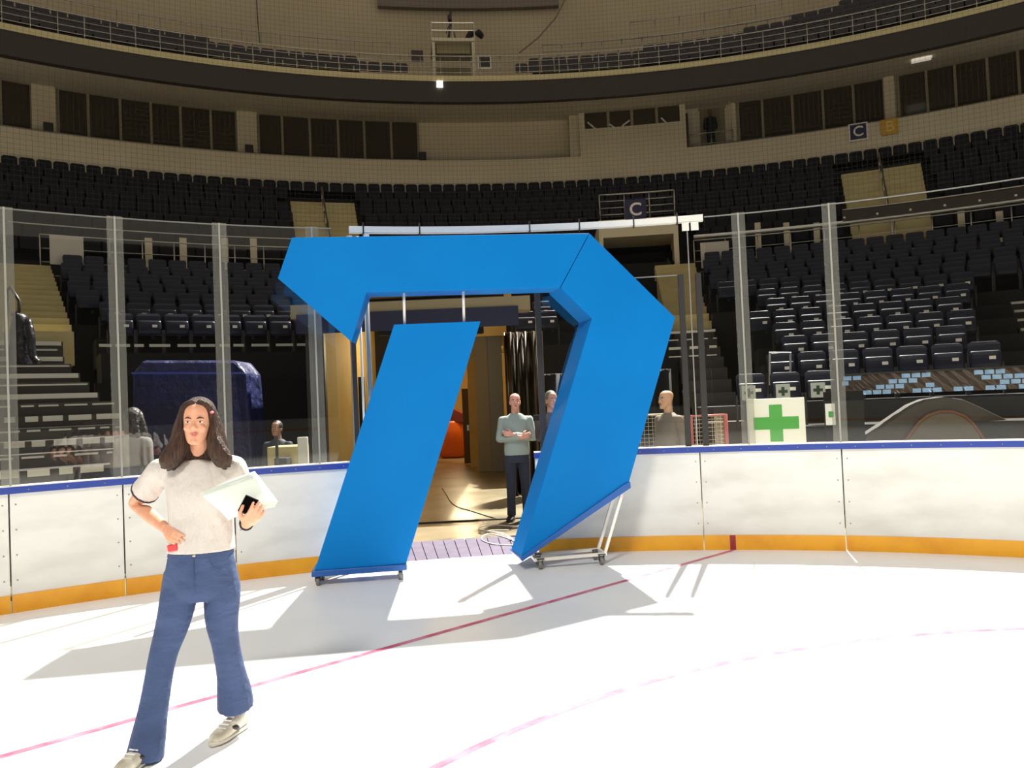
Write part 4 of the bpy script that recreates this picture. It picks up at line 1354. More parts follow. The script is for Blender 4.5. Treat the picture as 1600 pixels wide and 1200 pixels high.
# ================================================================== THINGS BEHIND THE GLASS
# blue tarpaulin over a cart
tc = thing('tarp_covered_cart', 'cart under a dark blue tarpaulin behind the left glass', 'cart', (-4.4, 12.2, 0))
def tq(x, y, Y):
    return at(x, y, Y)
Y0, Y1 = 12.0, 12.75
f = [tq(203, 690, Y0), tq(397, 690, Y0), tq(384, 583, Y0), tq(368, 563, Y0 + 0.15), tq(222, 563, Y0 + 0.15), tq(206, 583, Y0)]
f[0].z = f[1].z = 0.25
b = MB()
b.prism(f, (0, Y1 - Y0, 0))
b.build('tarpaulin', M_TARP, tc, bevel=0.05)
MB().bar(tq(206, 583, Y0 - 0.02), tq(382, 583, Y0 - 0.02), 0.03, 0.03).build('seam', mat('tarp_seam', rgb(60, 74, 150), 0.5), tc)
for x in (230, 385):
    for yy in (Y0 + 0.2, Y1 - 0.2):
        p = tq(x, 690, yy)
        MB().tube([Vector((p.x - 0.03, yy, 0.13)), Vector((p.x + 0.03, yy, 0.13))], 0.15, 16).build('wheel', M_DARKMETAL, tc)
# beige crate and white board behind the left glass, next to the sculpture
def lowbox(name, label, cat, xa, xb, ya, Y, d, m):
    a, c = at(xa, ya, Y), at(xb, ya, Y)
    b = MB()
    zt = (a.z + c.z) / 2
    b.box(((a.x + c.x) / 2, Y + d / 2, zt / 2 - 0.01), (c.x - a.x, d, zt + 0.02))
    return tag(b.build(name, m, origin=Vector(((a.x + c.x) / 2, Y + d / 2, -0.02)), bevel=0.01), label, cat)
lowbox('beige_crate', 'low beige crate behind the boards left of the sculpture', 'crate', 417, 466, 698, 9.6, 0.5, mat('crate_beige', rgb(170, 158, 112), 0.7))
lowbox('white_board', 'narrow white upright board behind the boards beside the beige crate', 'board', 464, 480, 683, 9.4, 0.05, mat('grey_white', rgb(188, 186, 172), 0.6))
p = at(432, 681, 9.3)
o = MB().box((p.x, 9.3, p.z / 2 - 0.01), (0.03, 0.03, p.z + 0.02)).build('thin_post', M_DARKMETAL, origin=Vector((p.x, 9.3, -0.02)))
tag(o, 'thin dark post in front of the low beige crate', 'post')
lowbox('dark_chair_back', 'rounded dark object beside the low beige crate', 'bag', 428, 448, 716, 9.35, 0.2, M_BLACK)

# hockey goals stored behind the boards
def goal(name, label, xa, xb, ytop, Y, m):
    a, c = at(xa, ytop, Y), at(xb, ytop, Y)
    zt = (a.z + c.z) / 2
    g = thing(name, label, 'hockey goal', ((a.x + c.x) / 2, Y, -0.02), 0, 'hockey goals stored behind the boards')
    D = 0.9
    MB().tube([(a.x, Y, -0.02), (a.x, Y, zt), (c.x, Y, zt), (c.x, Y, -0.02)], 0.03, 8).build('frame', m, g, smooth=True)
    MB().tube([(a.x, Y + 0.03, zt), (a.x + 0.15, Y + D * 0.6, zt - 0.02), (c.x - 0.15, Y + D * 0.6, zt - 0.02), (c.x, Y + 0.03, zt)], 0.016, 6).build('top_frame', m, g, smooth=True)
    b = MB()
    w_ = 0.0035
    st = 0.05
    nx = int((c.x - a.x) / st)
    nz = int(zt / st)
    for i in range(nx + 1):
        x = lerp(a.x, c.x, i / nx)
        b.bar((x, Y + 0.02, 0), (x, Y + 0.02, zt), w_)
        b.bar((x, Y + 0.02, zt), (x, Y + D * 0.6, zt - 0.02), w_)
    for i in range(nz + 1):
        z = lerp(0, zt, i / nz)
        b.bar((a.x, Y + 0.02, z), (c.x, Y + 0.02, z), w_)
    for s in (a.x, c.x):
        for i in range(nz + 1):
            z = lerp(0, zt, i / nz)
            b.bar((s, Y, z), (s, Y + D * 0.6, z), w_)
        for i in range(12):
            y = Y + D * 0.6 * i / 11
            b.bar((s, y, 0), (s, y, zt), w_)
    for i in range(11):
        y = Y + D * 0.6 * i / 10
        b.bar((a.x, y, zt - 0.01), (c.x, y, zt - 0.01), w_)
    b.build('goal_netting', M_GOALNET, g)
goal('hockey_goal', 'stored goal with beige netting just right of the sculpture', 986, 1046, 648, 10.0, mat('goal_frame_white', rgb(186, 172, 150), 0.5))
goal('hockey_goal', 'stored goal with pink red frame between and right of the dark gate posts', 1079, 1133, 649, 9.75, M_GOALRED)

# dark jacket over the handrail at the far left
rr = thing('step_handrail', 'dark bent handrail beside the far left steps', 'handrail', pol(CS, 15.2, -35.3, 2.4))
hp = [at(8, 600, 12.0), at(11, 455, 12.0), at(16, 448, 12.0), at(30, 470, 12.0), at(30, 487, 12.0), at(18, 492, 12.0)]
MB().tube(hp, 0.025, 8).build('rail', M_DARKMETAL, rr, smooth=True)
jk = thing('hanging_jacket', 'black jacket hung over the handrail at the far left', 'jacket', at(32, 590, 11.9))
Yj = 11.9
b = MB()
sec = []
for x, y, hw in ((30, 490, 6), (32, 497, 11), (31, 520, 15), (31, 550, 16), (33, 580, 17), (34, 592, 15)):
    sec.append((at(x, y, Yj), Vector((hw * Yj / FPX, 0, 0)), Vector((0, 0.12, 0))))
b.loft(sec, 20)
b.build('body', mat('black_nylon', rgb(26, 25, 32), 0.35, bump=(9, 0.6, 0.05)), jk, smooth=True)
b = MB()
b.limb([at(44, 500, Yj - 0.08), at(48, 525, Yj - 0.12), at(51, 555, Yj - 0.1), at(60, 566, Yj - 0.1)], [0.05, 0.06, 0.055, 0.05])
b.build('sleeve', mat('black_nylon', rgb(26, 25, 32), 0.35), jk, smooth=True)

# ================================================================== PEOPLE
DG = bpy.context.evaluated_depsgraph_get
def remeshed(mb, name, m, parent, voxel, smooth_it=4):
    org = parent.location.copy()
    me = mb.mesh(name, m, True, org)
    o = bpy.data.objects.new(name, me)
    COL.objects.link(o)
    r = o.modifiers.new('r', 'REMESH')
    r.mode = 'VOXEL'
    r.voxel_size = voxel
    s = o.modifiers.new('s', 'SMOOTH')
    s.factor = 0.5
    s.iterations = smooth_it
    bpy.context.view_layer.update()
    me2 = bpy.data.meshes.new_from_object(o.evaluated_get(DG()))
    o.modifiers.clear()
    o.data = me2
    me2.name = name
    me2.materials.clear()
    me2.materials.append(m)
    me2.polygons.foreach_set('use_smooth', [True] * len(me2.polygons))
    bpy.data.meshes.remove(me)
    o.parent = parent
    return o

def vdir(a, b_):
    return (Vector(b_) - Vector(a)).normalized()

def head_geo(b, M, s=1.0):
    def T(x, y, z):
        return M @ Vector((x * s, y * s, z * s))
    X = M.to_3x3() @ Vector((s, 0, 0))
    Y = M.to_3x3() @ Vector((0, s, 0))
    secs = []
    for z, rx, ry, yc in ((-.116, .018, .016, -.062), (-.108, .033, .028, -.056), (-.09, .046, .046, -.040), (-.06, .057, .068, -.020), (-.025, .066, .083, -.005), (.01, .070, .090, .002), (.045, .073, .096, .008), (.075, .068, .090, .012), (.098, .052, .070, .014), (.112, .03, .042, .014), (.117, .006, .01, .014)):
        secs.append((T(0, yc, z), X * rx, Y * ry))
    b.loft(secs, 24, 3)
    # nose, brow, lips, cheeks, chin, ears
    b.limb([T(0, -.078, .012), T(0, -.092, -.006), T(0, -.105, -.026), T(0, -.092, -.034)], [.007 * s, .010 * s, .0135 * s, .010 * s], side=X)
    for q in (-1, 1):
        b.ell((q * .012 * s, -.092 * s, -.031 * s), (.008 * s, .009 * s, .007 * s), M)
        b.ell((q * .036 * s, -.068 * s, -.03 * s), (.020 * s, .018 * s, .018 * s), M)
        b.ell((q * .030 * s, -.080 * s, .020 * s), (.022 * s, .009 * s, .006 * s), M)
        b.ell((q * .073 * s, .008 * s, -.012 * s), (.009 * s, .020 * s, .031 * s), M)
    b.ell((0, -.081 * s, -.098 * s), (.018 * s, .014 * s, .014 * s), M)

def face_parts(M, s, parent, lip, iris, brow_m, old=False):
    T = lambda x, y, z: M @ Vector((x * s, y * s, z * s))
    for q in (-1, 1):
        b = MB(); b.ell((q * .031 * s, -.0815 * s, .002 * s), (.0130 * s, .009 * s, .0056 * s), M)
        e = b.build('eye', mat('eye_white', rgb(225, 218, 208), 0.3), parent, smooth=True)
        b = MB(); b.ell((q * .031 * s, -.0885 * s, .002 * s), (.0056 * s, .003 * s, .0052 * s), M)
        sub_rel(b, 'iris', mat('iris_dark', rgb(48, 34, 26), 0.2), e, smooth=True)
        b = MB(); b.limb([T(q * .014, -.0875, .020), T(q * .030, -.0900, .026), T(q * .048, -.0780, .021)], [.0028 * s, .004 * s, .002 * s], n=8)
        b.build('eyebrow', brow_m, parent, smooth=True)
    b = MB()
    b.limb([T(-.023, -.078, -.061), T(-.010, -.0890, -.0575), T(0, -.0905, -.0595), T(.010, -.0890, -.0575), T(.023, -.078, -.061)], [.002 * s, .0048 * s, .0048 * s, .0048 * s, .002 * s], n=8)
    b.limb([T(-.021, -.077, -.0635), T(0, -.0895, -.068), T(.021, -.077, -.0635)], [.002 * s, .0056 * s, .002 * s], n=8)
    b.build('lips', lip, parent, smooth=True)

def hand_geo(b, wrist, fdir, pnorm, thumb_side, s=1.0, curl=(0.35, 0.4, 0.45, 0.5), spread=0.05, thumb_curl=0.3):
    """palm and five fingers; fdir: wrist to knuckles, pnorm: direction the palm faces, thumb_side: side of the thumb"""
    f = Vector(fdir).normalized()
    n = Vector(pnorm)
    n = (n - f * n.dot(f)).normalized()
    t = Vector(thumb_side)
    t = (t - f * t.dot(f) - n * t.dot(n)).normalized()
    w = Vector(wrist)
    b.loft([(w - f * .01 * s, t * .024 * s, n * .018 * s), (w + f * .025 * s, t * .033 * s, n * .017 * s), (w + f * .06 * s, t * .041 * s, n * .015 * s), (w + f * .092 * s, t * .040 * s, n * .0115 * s)], 16, 3)
    for i, (off, ln) in enumerate(((.029, .072), (.0095, .080), (-.0105, .074), (-.0295, .058))):
        base = w + f * (.088 - .004 * abs(i - 1)) * s + t * off * s
        d = (f + t * spread * (1.5 - i)).normalized()
        pts = [base - d * .014 * s, base]
        a = 0.0
        for j, fr in enumerate((.42, .32, .26)):
            a += curl[i] * (1.0, 1.2, 0.8)[j]
            dd = (d * cos(a) + n * sin(a)).normalized()
            pts.append(pts[-1] + dd * ln * fr * s)
        b.limb(pts, [.0085 * s, .009 * s, .0085 * s, .0078 * s, .0062 * s], side=t, n=10, k=3)
    base = w + f * .022 * s + t * .026 * s
    d1 = (f * .62 + t * .75 + n * .25).normalized()
    d2 = (f * .85 + t * (.45 - thumb_curl) + n * (.3 + thumb_curl)).normalized()
    b.limb([base - d1 * .012 * s, base + d1 * .018 * s, base + d1 * .042 * s, base + d1 * .042 * s + d2 * .028 * s, base + d1 * .042 * s + d2 * .05 * s], [.014 * s, .0135 * s, .0105 * s, .0098 * s, .0072 * s], side=n, n=10, k=3)

def shoe_geo(ank, toe_dir, s=1.0):
    f = Vector((toe_dir[0], toe_dir[1], 0)).normalized()
    side = Vector((-f.y, f.x, 0))
    a = Vector((ank[0], ank[1], 0))
    z0 = ank[2]
    up = Vector((0, 0, 1))
    b = MB()
    for dx, wd, hh in ():
        pass
    secs = []
    for d, wd, h in ((-.062, .022, .06), (-.05, .034, .085), (-.01, .038, .095), (.04, .040, .080), (.09, .046, .058), (.135, .046, .046), (.17, .034, .036), (.187, .012, .024)):
        secs.append((a + f * d * s + up * (z0 + h * s / 2 + .012), side * wd * s, up * h * s / 2))
    b.loft(secs, 18, 3, sq=0.8)
    so_ = MB()
    secs = []
    for d, wd in ((-.068, .022), (-.052, .037), (0, .040), (.06, .043), (.12, .049), (.165, .040), (.194, .014)):
        secs.append((a + f * d * s + up * (z0 + .0135), side * wd * s, up * .0125))
    so_.loft(secs, 18, 3, sq=0.7)
    return b, so_, f, side, a

def torso_secs(rows, X, Y):
    return [(Vector(c), X * w, Y * d) for c, w, d in rows]

# ---------------------------------------------------------------- the woman in front
def woman():
    Y = 3.86
    ank_r, ank_l = at(226, 1176, 3.74), at(369, 1112, 4.04)
    r = thing('person', 'woman in white t-shirt and blue flared jeans walking on the ice with papers', 'person', (-1.6, 3.85, 0))
    skin = mat('skin_woman', rgb(214, 158, 128), 0.5, spec=0.4, noise=(30, rgb(206, 148, 118)))
    X = Vector((1, 0.10, 0)).normalized()
    F = Vector((0.10, -1, 0)).normalized()
    Yv = -F
    head = at(309, 661, 3.80)
    hs = 0.93
    yaw = radians(10)
    Mh = Matrix.Translation(head) @ Matrix.Rotation(yaw, 4, 'Z') @ Matrix.Rotation(radians(2), 4, 'Y') @ Matrix.Rotation(radians(-3), 4, 'X')
    neck = at(310, 716, Y + 0.0)
    sh_r, sh_l = at(252, 735, Y - 0.01), at(365, 731, Y + 0.02)
    el_r, wr_r = at(212, 787, Y + 0.12), at(259, 826, Y - 0.05)
    el_l, wr_l = at(386, 800, Y + 0.05), at(385, 819, 3.62)
    hp_r, hp_l = at(287, 905, Y), at(342, 905, Y + 0.03)
    kn_r, kn_l = at(253, 1025, 3.80), at(352, 1003, 3.93)
    b = MB()
    head_geo(b, Mh, hs)
    b.limb([neck + Vector((0, 0.02, -0.06)), neck + Vector((0, 0.015, 0.0)), head + Vector((0, 0.02, -0.055)), head + Vector((0, 0.02, 0.0))], [0.062, 0.051, 0.049, 0.05])
    pel = (hp_r + hp_l) / 2
    b.loft(torso_secs([(pel + Vector((0, 0, -0.04)), .13, .09), (pel + Vector((0, 0, 0.12)), .115, .08), (at(312, 800, Y), .125, .08), (at(310, 745, Y), .15, .075), (neck + Vector((0, 0.01, -0.03)), .09, .055)], X, Yv))
    for s_, e_, w_, h_ in ((sh_r, el_r, wr_r, 1), (sh_l, el_l, wr_l, -1)):
        mid = (s_ + e_) / 2
        fm = s_ * 0 + e_ + (w_ - e_) * 0.35
        b.limb([s_ + (neck - s_) * 0.25, s_, mid, e_, fm, w_], [.040, .045, .041, .036, .036, .025])
    hand_geo(b, wr_r, vdir(wr_r, at(283, 851, 3.70)), Vector((0.55, 0.55, -0.35)), Vector((0.2, 0.35, 0.8)), 0.92, (0.25, 0.28, 0.32, 0.36))
    hand_geo(b, wr_l, vdir(wr_l, at(404, 798, 3.545)), Vector((-0.35, 0.85, 0.25)), Vector((-0.75, -0.1, 0.6)), 0.95, (0.30, 0.36, 0.42, 0.48), 0.07)
    for h_, k_, a_ in ((hp_r, kn_r, ank_r), (hp_l, kn_l, ank_l)):
        b.limb([h_ + Vector((0, 0, .03)), (h_ + k_) / 2, k_, (k_ + a_) / 2, a_ + Vector((0, 0, -0.02))], [.065, .055, .042, .04, .03])
    remeshed(b, 'body', skin, r, 0.0048, 3)
    hair_m = mat('hair_brown', rgb(78, 52, 37), 0.45, spec=0.4, noise=(22, rgb(42, 28, 20)), bump=(40, 0.9, 0.02), stretch=(4, 4, 0.5))
    face_parts(Mh, hs, r, mat('lips_woman', rgb(190, 112, 100), 0.4), None, hair_m)
    # hair: cap, side falls and back
    T = lambda x, y, z: Mh @ Vector((x * hs, y * hs, z * hs))
    XX = Mh.to_3x3() @ Vector((1, 0, 0))
    b = MB()
    b.ell((0, .031, .040), (.083, .100, .094), Mh, 24, 16)
    b.ell((0, .045, -.01), (.080, .075, .11), Mh, 20, 14)
    b.limb([T(0, .04, .05), T(0, .075, -.04), T(0.005, .075, -.13), T(0.0, .06, -.22)], [(.08, .05), (.10, .05), (.125, .045), (.12, .025)], side=XX, n=20)
    for q, e in ((-1, 1.0), (1, 1.0)):
        b.limb([T(q * .012, -.045, .118), T(q * .062, -.030, .086), T(q * .084, -.006, .01), T(q * .085, -.022, -.07), T(q * .105, -.03, -.14), T(q * .142 * e, -.03, -.205), T(q * .16 * e, -.02, -.232)], [.010, .017, (.020, .030), (.032, .030), (.046, .034), (.046, .03), .016], side=XX, n=14)
        b.limb([T(q * .07, .0, .06), T(q * .09, .015, -.03), T(q * .10, .02, -.13), T(q * .135, .03, -.22)], [.025, (.036, .04), (.05, .045), (.04, .03)], side=XX, n=14)
        for u_ in range(3):
            b.limb([T(q * .10, -.02 + .02 * u_, -.11), T(q * (.125 + .01 * u_), -.035 + .025 * u_, -.17), T(q * (.155 - .02 * u_), -.03 + .03 * u_, -.225 - .012 * u_), T(q * (.175 - .02 * u_), -.02 + .03 * u_, -.235 - .015 * u_)], [.016, .02, .014, .004], n=8)
    hr_ = remeshed(b, 'hair', hair_m, r, 0.006, 2)
    b = MB(); b.ell((.078 * hs, -.035 * hs, .055 * hs), (.010, .016, .008), Mh); b.build('hair_clip', mat('pink_clip', rgb(220, 120, 130), 0.4), r, smooth=True)
    # t-shirt
    cloth = mat('white_cotton', rgb(196, 189, 183), 0.85, bump=(8, 0.8, 0.05), stretch=(1.3, 1, 0.8))
    b = MB()
    b.loft(torso_secs([(at(314, 860, Y), .168, .118), (at(314, 835, Y), .160, .112), (at(313, 800, Y), .153, .108), (at(311, 765, Y), .160, .116), (at(309, 742, Y), .172, .098), (at(309, 727, Y), .140, .078), (at(309, 717, Y + .01), .075, .066)], X, Yv), 28, 4)
    for s_, e_ in ((sh_r, el_r), (sh_l, el_l)):
        b.limb([neck + (s_ - neck) * 0.55 + Vector((0, 0, -.014)), s_ + Vector((0, 0, -.002)), s_ + (e_ - s_) * 0.3, s_ + (e_ - s_) * 0.62], [.064, .066, .066, .070])
    # soft folds
    remeshed(b, 'tshirt', cloth, r, 0.0075, 4)
    b = MB()
    s_ = sh_r + (el_r - sh_r) * 0.625
    ax = vdir(sh_r, el_r)
    b.limb([s_ - ax * .004, s_ + ax * .004], [.0715, .0715])
    b.build('sleeve_hem', mat('dark_hem', rgb(52, 44, 44), 0.8), r, smooth=True)
    # jeans
    den = mat('blue_denim', rgb(64, 82, 122), 0.85, noise=(5, rgb(50, 66, 102), 0.3, 0.7), bump=(11, 0.55, 0.03), stretch=(1, 1, 1.8))
    b = MB()
    b.loft(torso_secs([(at(314, 853, Y), .148, .105), (at(314, 872, Y), .160, .114), (at(314, 900, Y + .01), .174, .122), (at(314, 922, Y + .01), .155, .112), (at(314, 936, Y + .01), .085, .085)], X, Yv), 28, 4)
    b.limb([at(285, 895, Y), at(281, 925, Y - .005), at(270, 975, 3.83), at(254, 1028, 3.80), at(241, 1100, 3.765), at(232, 1150, 3.75), at(226, 1184, 3.74)], [.088, .090, .080, .066, .068, .080, .088], k=5)
    b.limb([at(343, 895, Y + .03), at(347, 925, Y + .03), at(347, 970, 3.91), at(353, 1008, 3.94), at(361, 1050, 3.99), at(366, 1080, 4.02), at(368, 1104, 4.04)], [.088, .090, .080, .068, .072, .086, .092], k=5)
    pn = remeshed(b, 'jeans', den, r, 0.0075, 3)
    b = MB(); b.loft(torso_secs([(at(314, 866, Y), .1595, .1135), (at(314, 853, Y), .151, .108)], X, Yv), 28, 2)
    o = b.build('waistband', mat('denim_dark', rgb(52, 68, 106), 0.85), r, smooth=True)
    b = MB(); b.tube([at(314, y, Y) + F * d for y, d in ((866, .117), (880, .121), (898, .124), (912, .122))], .0022, 6); b.build('fly_seam', mat('denim_dark', rgb(52, 68, 106), 0.85), r)
    for q in (-1, 1):
        b = MB(); b.tube([at(314 + q * x, y, Y) + F * d for x, y, d in ((22, 867, .106), (26, 876, .104), (36, 884, .088), (44, 886, .066))], .0024, 6); b.build('pocket_seam', mat('denim_dark', rgb(52, 68, 106), 0.85), r)
    b = MB(); p = at(314, 861, Y) + F * .113; b.ell(p, (.009, .004, .009)); b.build('jeans_button', M_STEEL, r, smooth=True)
    # shoes
    sm_ = mat('sneaker_white', rgb(222, 216, 200), 0.6, noise=(18, rgb(176, 168, 150)))
    for ank, td in ((ank_r, (-0.25, -1)), (ank_l, (-0.35, -1))):
        a0 = Vector((ank.x, ank.y, 0.0))
        u_, sole, f, side, a = shoe_geo(a0, td, 1.0)
        so1 = u_.build('shoe', sm_, r, smooth=True)
        sub_rel(sole, 'shoe_sole', mat('sneaker_sole', rgb(206, 200, 186), 0.7), so1, smooth=True)
        b = MB()
        for sg in (-1, 1):
            b.limb([a + f * .03 + side * sg * .041 + Vector((0, 0, .03)), a + f * .055 + side * sg * .044 + Vector((0, 0, .05)), a + f * .08 + side * sg * .04 + Vector((0, 0, .058))], [.006, .012, .006], n=8)
        sub_rel(b, 'shoe_patch', mat('black_leather', rgb(34, 32, 30), 0.5), so1, smooth=True)
        b = MB()
        for j in range(4):
            c = a + f * (.05 + .02 * j) + Vector((0, 0, .098 - .012 * j))
            b.bar(c - side * .024, c + side * .024, .007, .006)
        sub_rel(b, 'laces', M_WHITE, so1)
    # black band on the wrist
    d = vdir(wr_l, el_l)
    b = MB(); b.limb([wr_l + d * .0, wr_l + d * .035], [.032, .034]); b.build('wristband', M_BLACK, r, smooth=True)
    # red edge of a pocket wallet at the right hip
    b = MB(); b.box((0, 0, 0), (.055, .016, .034)); o = b.build('red_pouch', mat('red_leather', rgb(200, 60, 62), 0.5), r, local=True, bevel=.006)
    o.location = at(270, 856, Y - .10) - r.location
    o.rotation_euler = (0, radians(-8), radians(-12))
    # the sheets of paper she holds: separate thing
    Yp = 3.585
    c1, c2, c3, c4 = at(318, 768, 3.70), at(398, 736, 3.71), at(431, 792, 3.645), at(357, 813, 3.655)
    pp = thing('paper_sheets', 'pale greenish white paper sheets held by the woman in the white shirt', 'paper', (c1 + c3) / 2)
    for i in range(3):
        n = 8
        vs, fs = [], []
        nn = (c2 - c1).cross(c4 - c1).normalized()
        if nn.y > 0:
            nn = -nn
        for a in range(n + 1):
            for c in range(n + 1):
                u, v = a / n, c / n
                q = (c1 * (1 - u) + c2 * u) * (1 - v) + (c4 * (1 - u) + c3 * u) * v
                q = q + nn * (.03 * sin(u * pi) * (0.4 + v) + .005 * i) + Vector((.012 * i * (u - .3), 0, -.010 * i + .02 * i * v))
                vs.append(q)
        for a in range(n):
            for c in range(n):
                k = a * (n + 1) + c
                fs.append((k, k + 1, k + n + 2, k + n + 1))
        o = MB().add(vs, fs).build('sheet', mat('paper_mint', rgb(226, 236, 226), 0.7), pp, smooth=True)
        s2 = o.modifiers.new('s', 'SOLIDIFY')
        s2.thickness = 0.0012
    q = at(388, 790, 3.59)
    ph = thing('mobile_phone', 'small black phone in the hand of the woman in white', 'phone', q)
    b = MB(); b.box((0, 0, 0), (.066, .010, .085)); o = b.build('phone_body', mat('phone_black', rgb(22, 22, 24), 0.3), ph, local=True, bevel=.006)
    b = MB(); b.box((0, -.0055, 0), (.058, .001, .074)); b.build('screen', mat('phone_screen', rgb(10, 10, 12), 0.1), ph, local=True)
    ph.rotation_euler = (radians(-10), radians(28), radians(12))
    return r
woman()

# ---------------------------------------------------------------- standing people
def stander(label, pos, yaw, height, top, pants, skin_c, hair=None, arms='down', voxel=0.009, shoes=M_BLACK, long_sleeve=True, beard=None, cap=None):
    s = height / 1.76
    r = thing('person', label, 'person', pos)
    M0 = Matrix.Translation(pos) @ Matrix.Rotation(yaw, 4, 'Z') @ Matrix.Scale(s, 4)
    L = lambda x, y, z: M0 @ Vector((x, y, z))
    R3 = Matrix.Rotation(yaw, 3, 'Z')
    X, Yv = R3 @ Vector((s, 0, 0)), R3 @ Vector((0, s, 0))
    hd = Matrix.Translation(L(0, -.03, 1.645)) @ Matrix.Rotation(yaw, 4, 'Z') @ Matrix.Rotation(radians(-4), 4, 'X')
    b = MB()
    head_geo(b, hd, s)
    b.limb([L(0, .01, 1.40), L(0, .005, 1.48), L(0, -.005, 1.56), L(0, -.01, 1.64)], [.075 * s, .058 * s, .055 * s, .055 * s])
    b.loft(torso_secs([(L(0, 0, .90), .14, .09), (L(0, 0, 1.05), .13, .09), (L(0, -.005, 1.25), .15, .095), (L(0, .0, 1.40), .16, .08), (L(0, .01, 1.46), .08, .06)], X, Yv))
    sh = {1: L(.178, .0, 1.40), -1: L(-.178, .0, 1.40)}
    if arms == 'down':
        el = {q: L(q * .235, .03, 1.12) for q in (1, -1)}
        wr = {q: L(q * .235, -.04, .88) for q in (1, -1)}
        hd_dir = {q: (R3 @ Vector((0, -.25, -1)), R3 @ Vector((-q, 0, 0)), R3 @ Vector((0, -1, 0))) for q in (1, -1)}
    elif arms == 'crossed':
        el = {q: L(q * .235, -.06, 1.14) for q in (1, -1)}
        wr = {1: L(-.07, -.20, 1.20), -1: L(.06, -.225, 1.16)}
        hd_dir = {1: (R3 @ Vector((-1, .12, .18)), R3 @ Vector((0, 1, 0)), R3 @ Vector((0, 0, 1))), -1: (R3 @ Vector((1, .10, .25)), R3 @ Vector((0, 1, 0)), R3 @ Vector((0, 0, 1)))}
    else:     # holding a phone up in the right hand
        el = {-1: L(-.225, -.12, 1.16), 1: L(.235, .03, 1.12)}
        wr = {-1: L(-.13, -.30, 1.30), 1: L(.235, -.04, .88)}
        hd_dir = {-1: (R3 @ Vector((.15, -.5, .85)), R3 @ Vector((.5, -.5, .2)), R3 @ Vector((1, 0, 0))), 1: (R3 @ Vector((0, -.25, -1)), R3 @ Vector((-1, 0, 0)), R3 @ Vector((0, -1, 0)))}
    for q in (1, -1):
        b.limb([sh[q] + (L(0, 0, 1.42) - sh[q]) * .3, sh[q], (sh[q] + el[q]) / 2, el[q], el[q] + (wr[q] - el[q]) * .35, wr[q]], [x * s for x in (.042, .046, .042, .04, .04, .028)])
        hand_geo(b, wr[q], *hd_dir[q], s)
    for q in (1, -1):
        b.limb([L(q * .09, 0, .92), L(q * .095, -.005, .70), L(q * .10, -.01, .50), L(q * .105, .01, .28), L(q * .11, .02, .08)], [x * s for x in (.075, .065, .05, .045, .035)])
    skin = mat('skin_%d_%d_%d' % skin_c, rgb(*skin_c), 0.5, spec=0.4)
    remeshed(b, 'body', skin, r, voxel * 0.75, 2)
    brow = mat('brow_dark', rgb(50, 40, 32), 0.7)
    face_parts(hd, s, r, mat('lips_plain', rgb(160, 96, 86), 0.5), None, brow)
    # top
    b = MB()
    b.loft(torso_secs([(L(0, 0, .90), .172, .125), (L(0, 0, .98), .178, .132), (L(0, -.01, 1.12), .172, .138), (L(0, -.005, 1.28), .182, .130), (L(0, .0, 1.38), .190, .105), (L(0, .005, 1.43), .15, .088), (L(0, .008, 1.485), .075, .068)], X, Yv), 24, 4)
    for q in (1, -1):
        e2 = wr[q] + (el[q] - wr[q]) * .12
        b.limb([L(q * .09, 0, 1.40), sh[q], (sh[q] + el[q]) / 2, el[q], (el[q] + e2) / 2, e2], [x * s for x in (.062, .062, .060, .056, .052, .042)])
    remeshed(b, 'sweater' if arms == 'crossed' else 'jacket', top, r, voxel, 3)
    b = MB()
    b.loft(torso_secs([(L(0, 0, .98), .160, .118), (L(0, 0, .90), .172, .125), (L(0, 0, .80), .168, .122)], X, Yv), 24, 4)
    for q in (1, -1):
        b.limb([L(q * .085, 0, .86), L(q * .092, -.005, .68), L(q * .10, -.012, .50), L(q * .105, .005, .28), L(q * .11, .015, .07)], [x * s for x in (.092, .082, .068, .062, .062)])
    remeshed(b, 'trousers', pants, r, voxel, 2)
    for q in (1, -1):
        a = L(q * .11, .02, 0)
        a.z = pos[2]
        u_, sole, f, side, aa = shoe_geo(a, R3 @ Vector((q * .25, -1, 0)), s * 1.1)
        o = u_.build('shoe', shoes, r, smooth=True)
        sub_rel(sole, 'shoe_sole', M_BLACK, o, smooth=True)
    if hair:
        hm, kind = hair
        b = MB()
        b.ell((0, .022 * s, .038 * s), (.083 * s, .100 * s, .097 * s), hd, 22, 14)
        b.ell((0, .05 * s, -.01 * s), (.076 * s, .066 * s, .09 * s), hd, 20, 12)
        if kind == 'long':
            T = lambda x, y, z: hd @ Vector((x * s, y * s, z * s))
            b.limb([T(0, .03, .06), T(0, .06, -.05), T(0, .075, -.18), T(0, .08, -.30)], [(.085 * s, .06 * s), (.105 * s, .06 * s), (.13 * s, .05 * s), (.12 * s, .025 * s)], side=X, n=18)
            for q in (-1, 1):
                b.limb([T(q * .06, -.03, .06), T(q * .085, -.01, -.02), T(q * .10, -.01, -.12), T(q * .13, 0, -.24)], [x * s for x in (.02, .03, .04, .03)])
        remeshed(b, 'hair', hm, r, 0.008, 2)
    return r

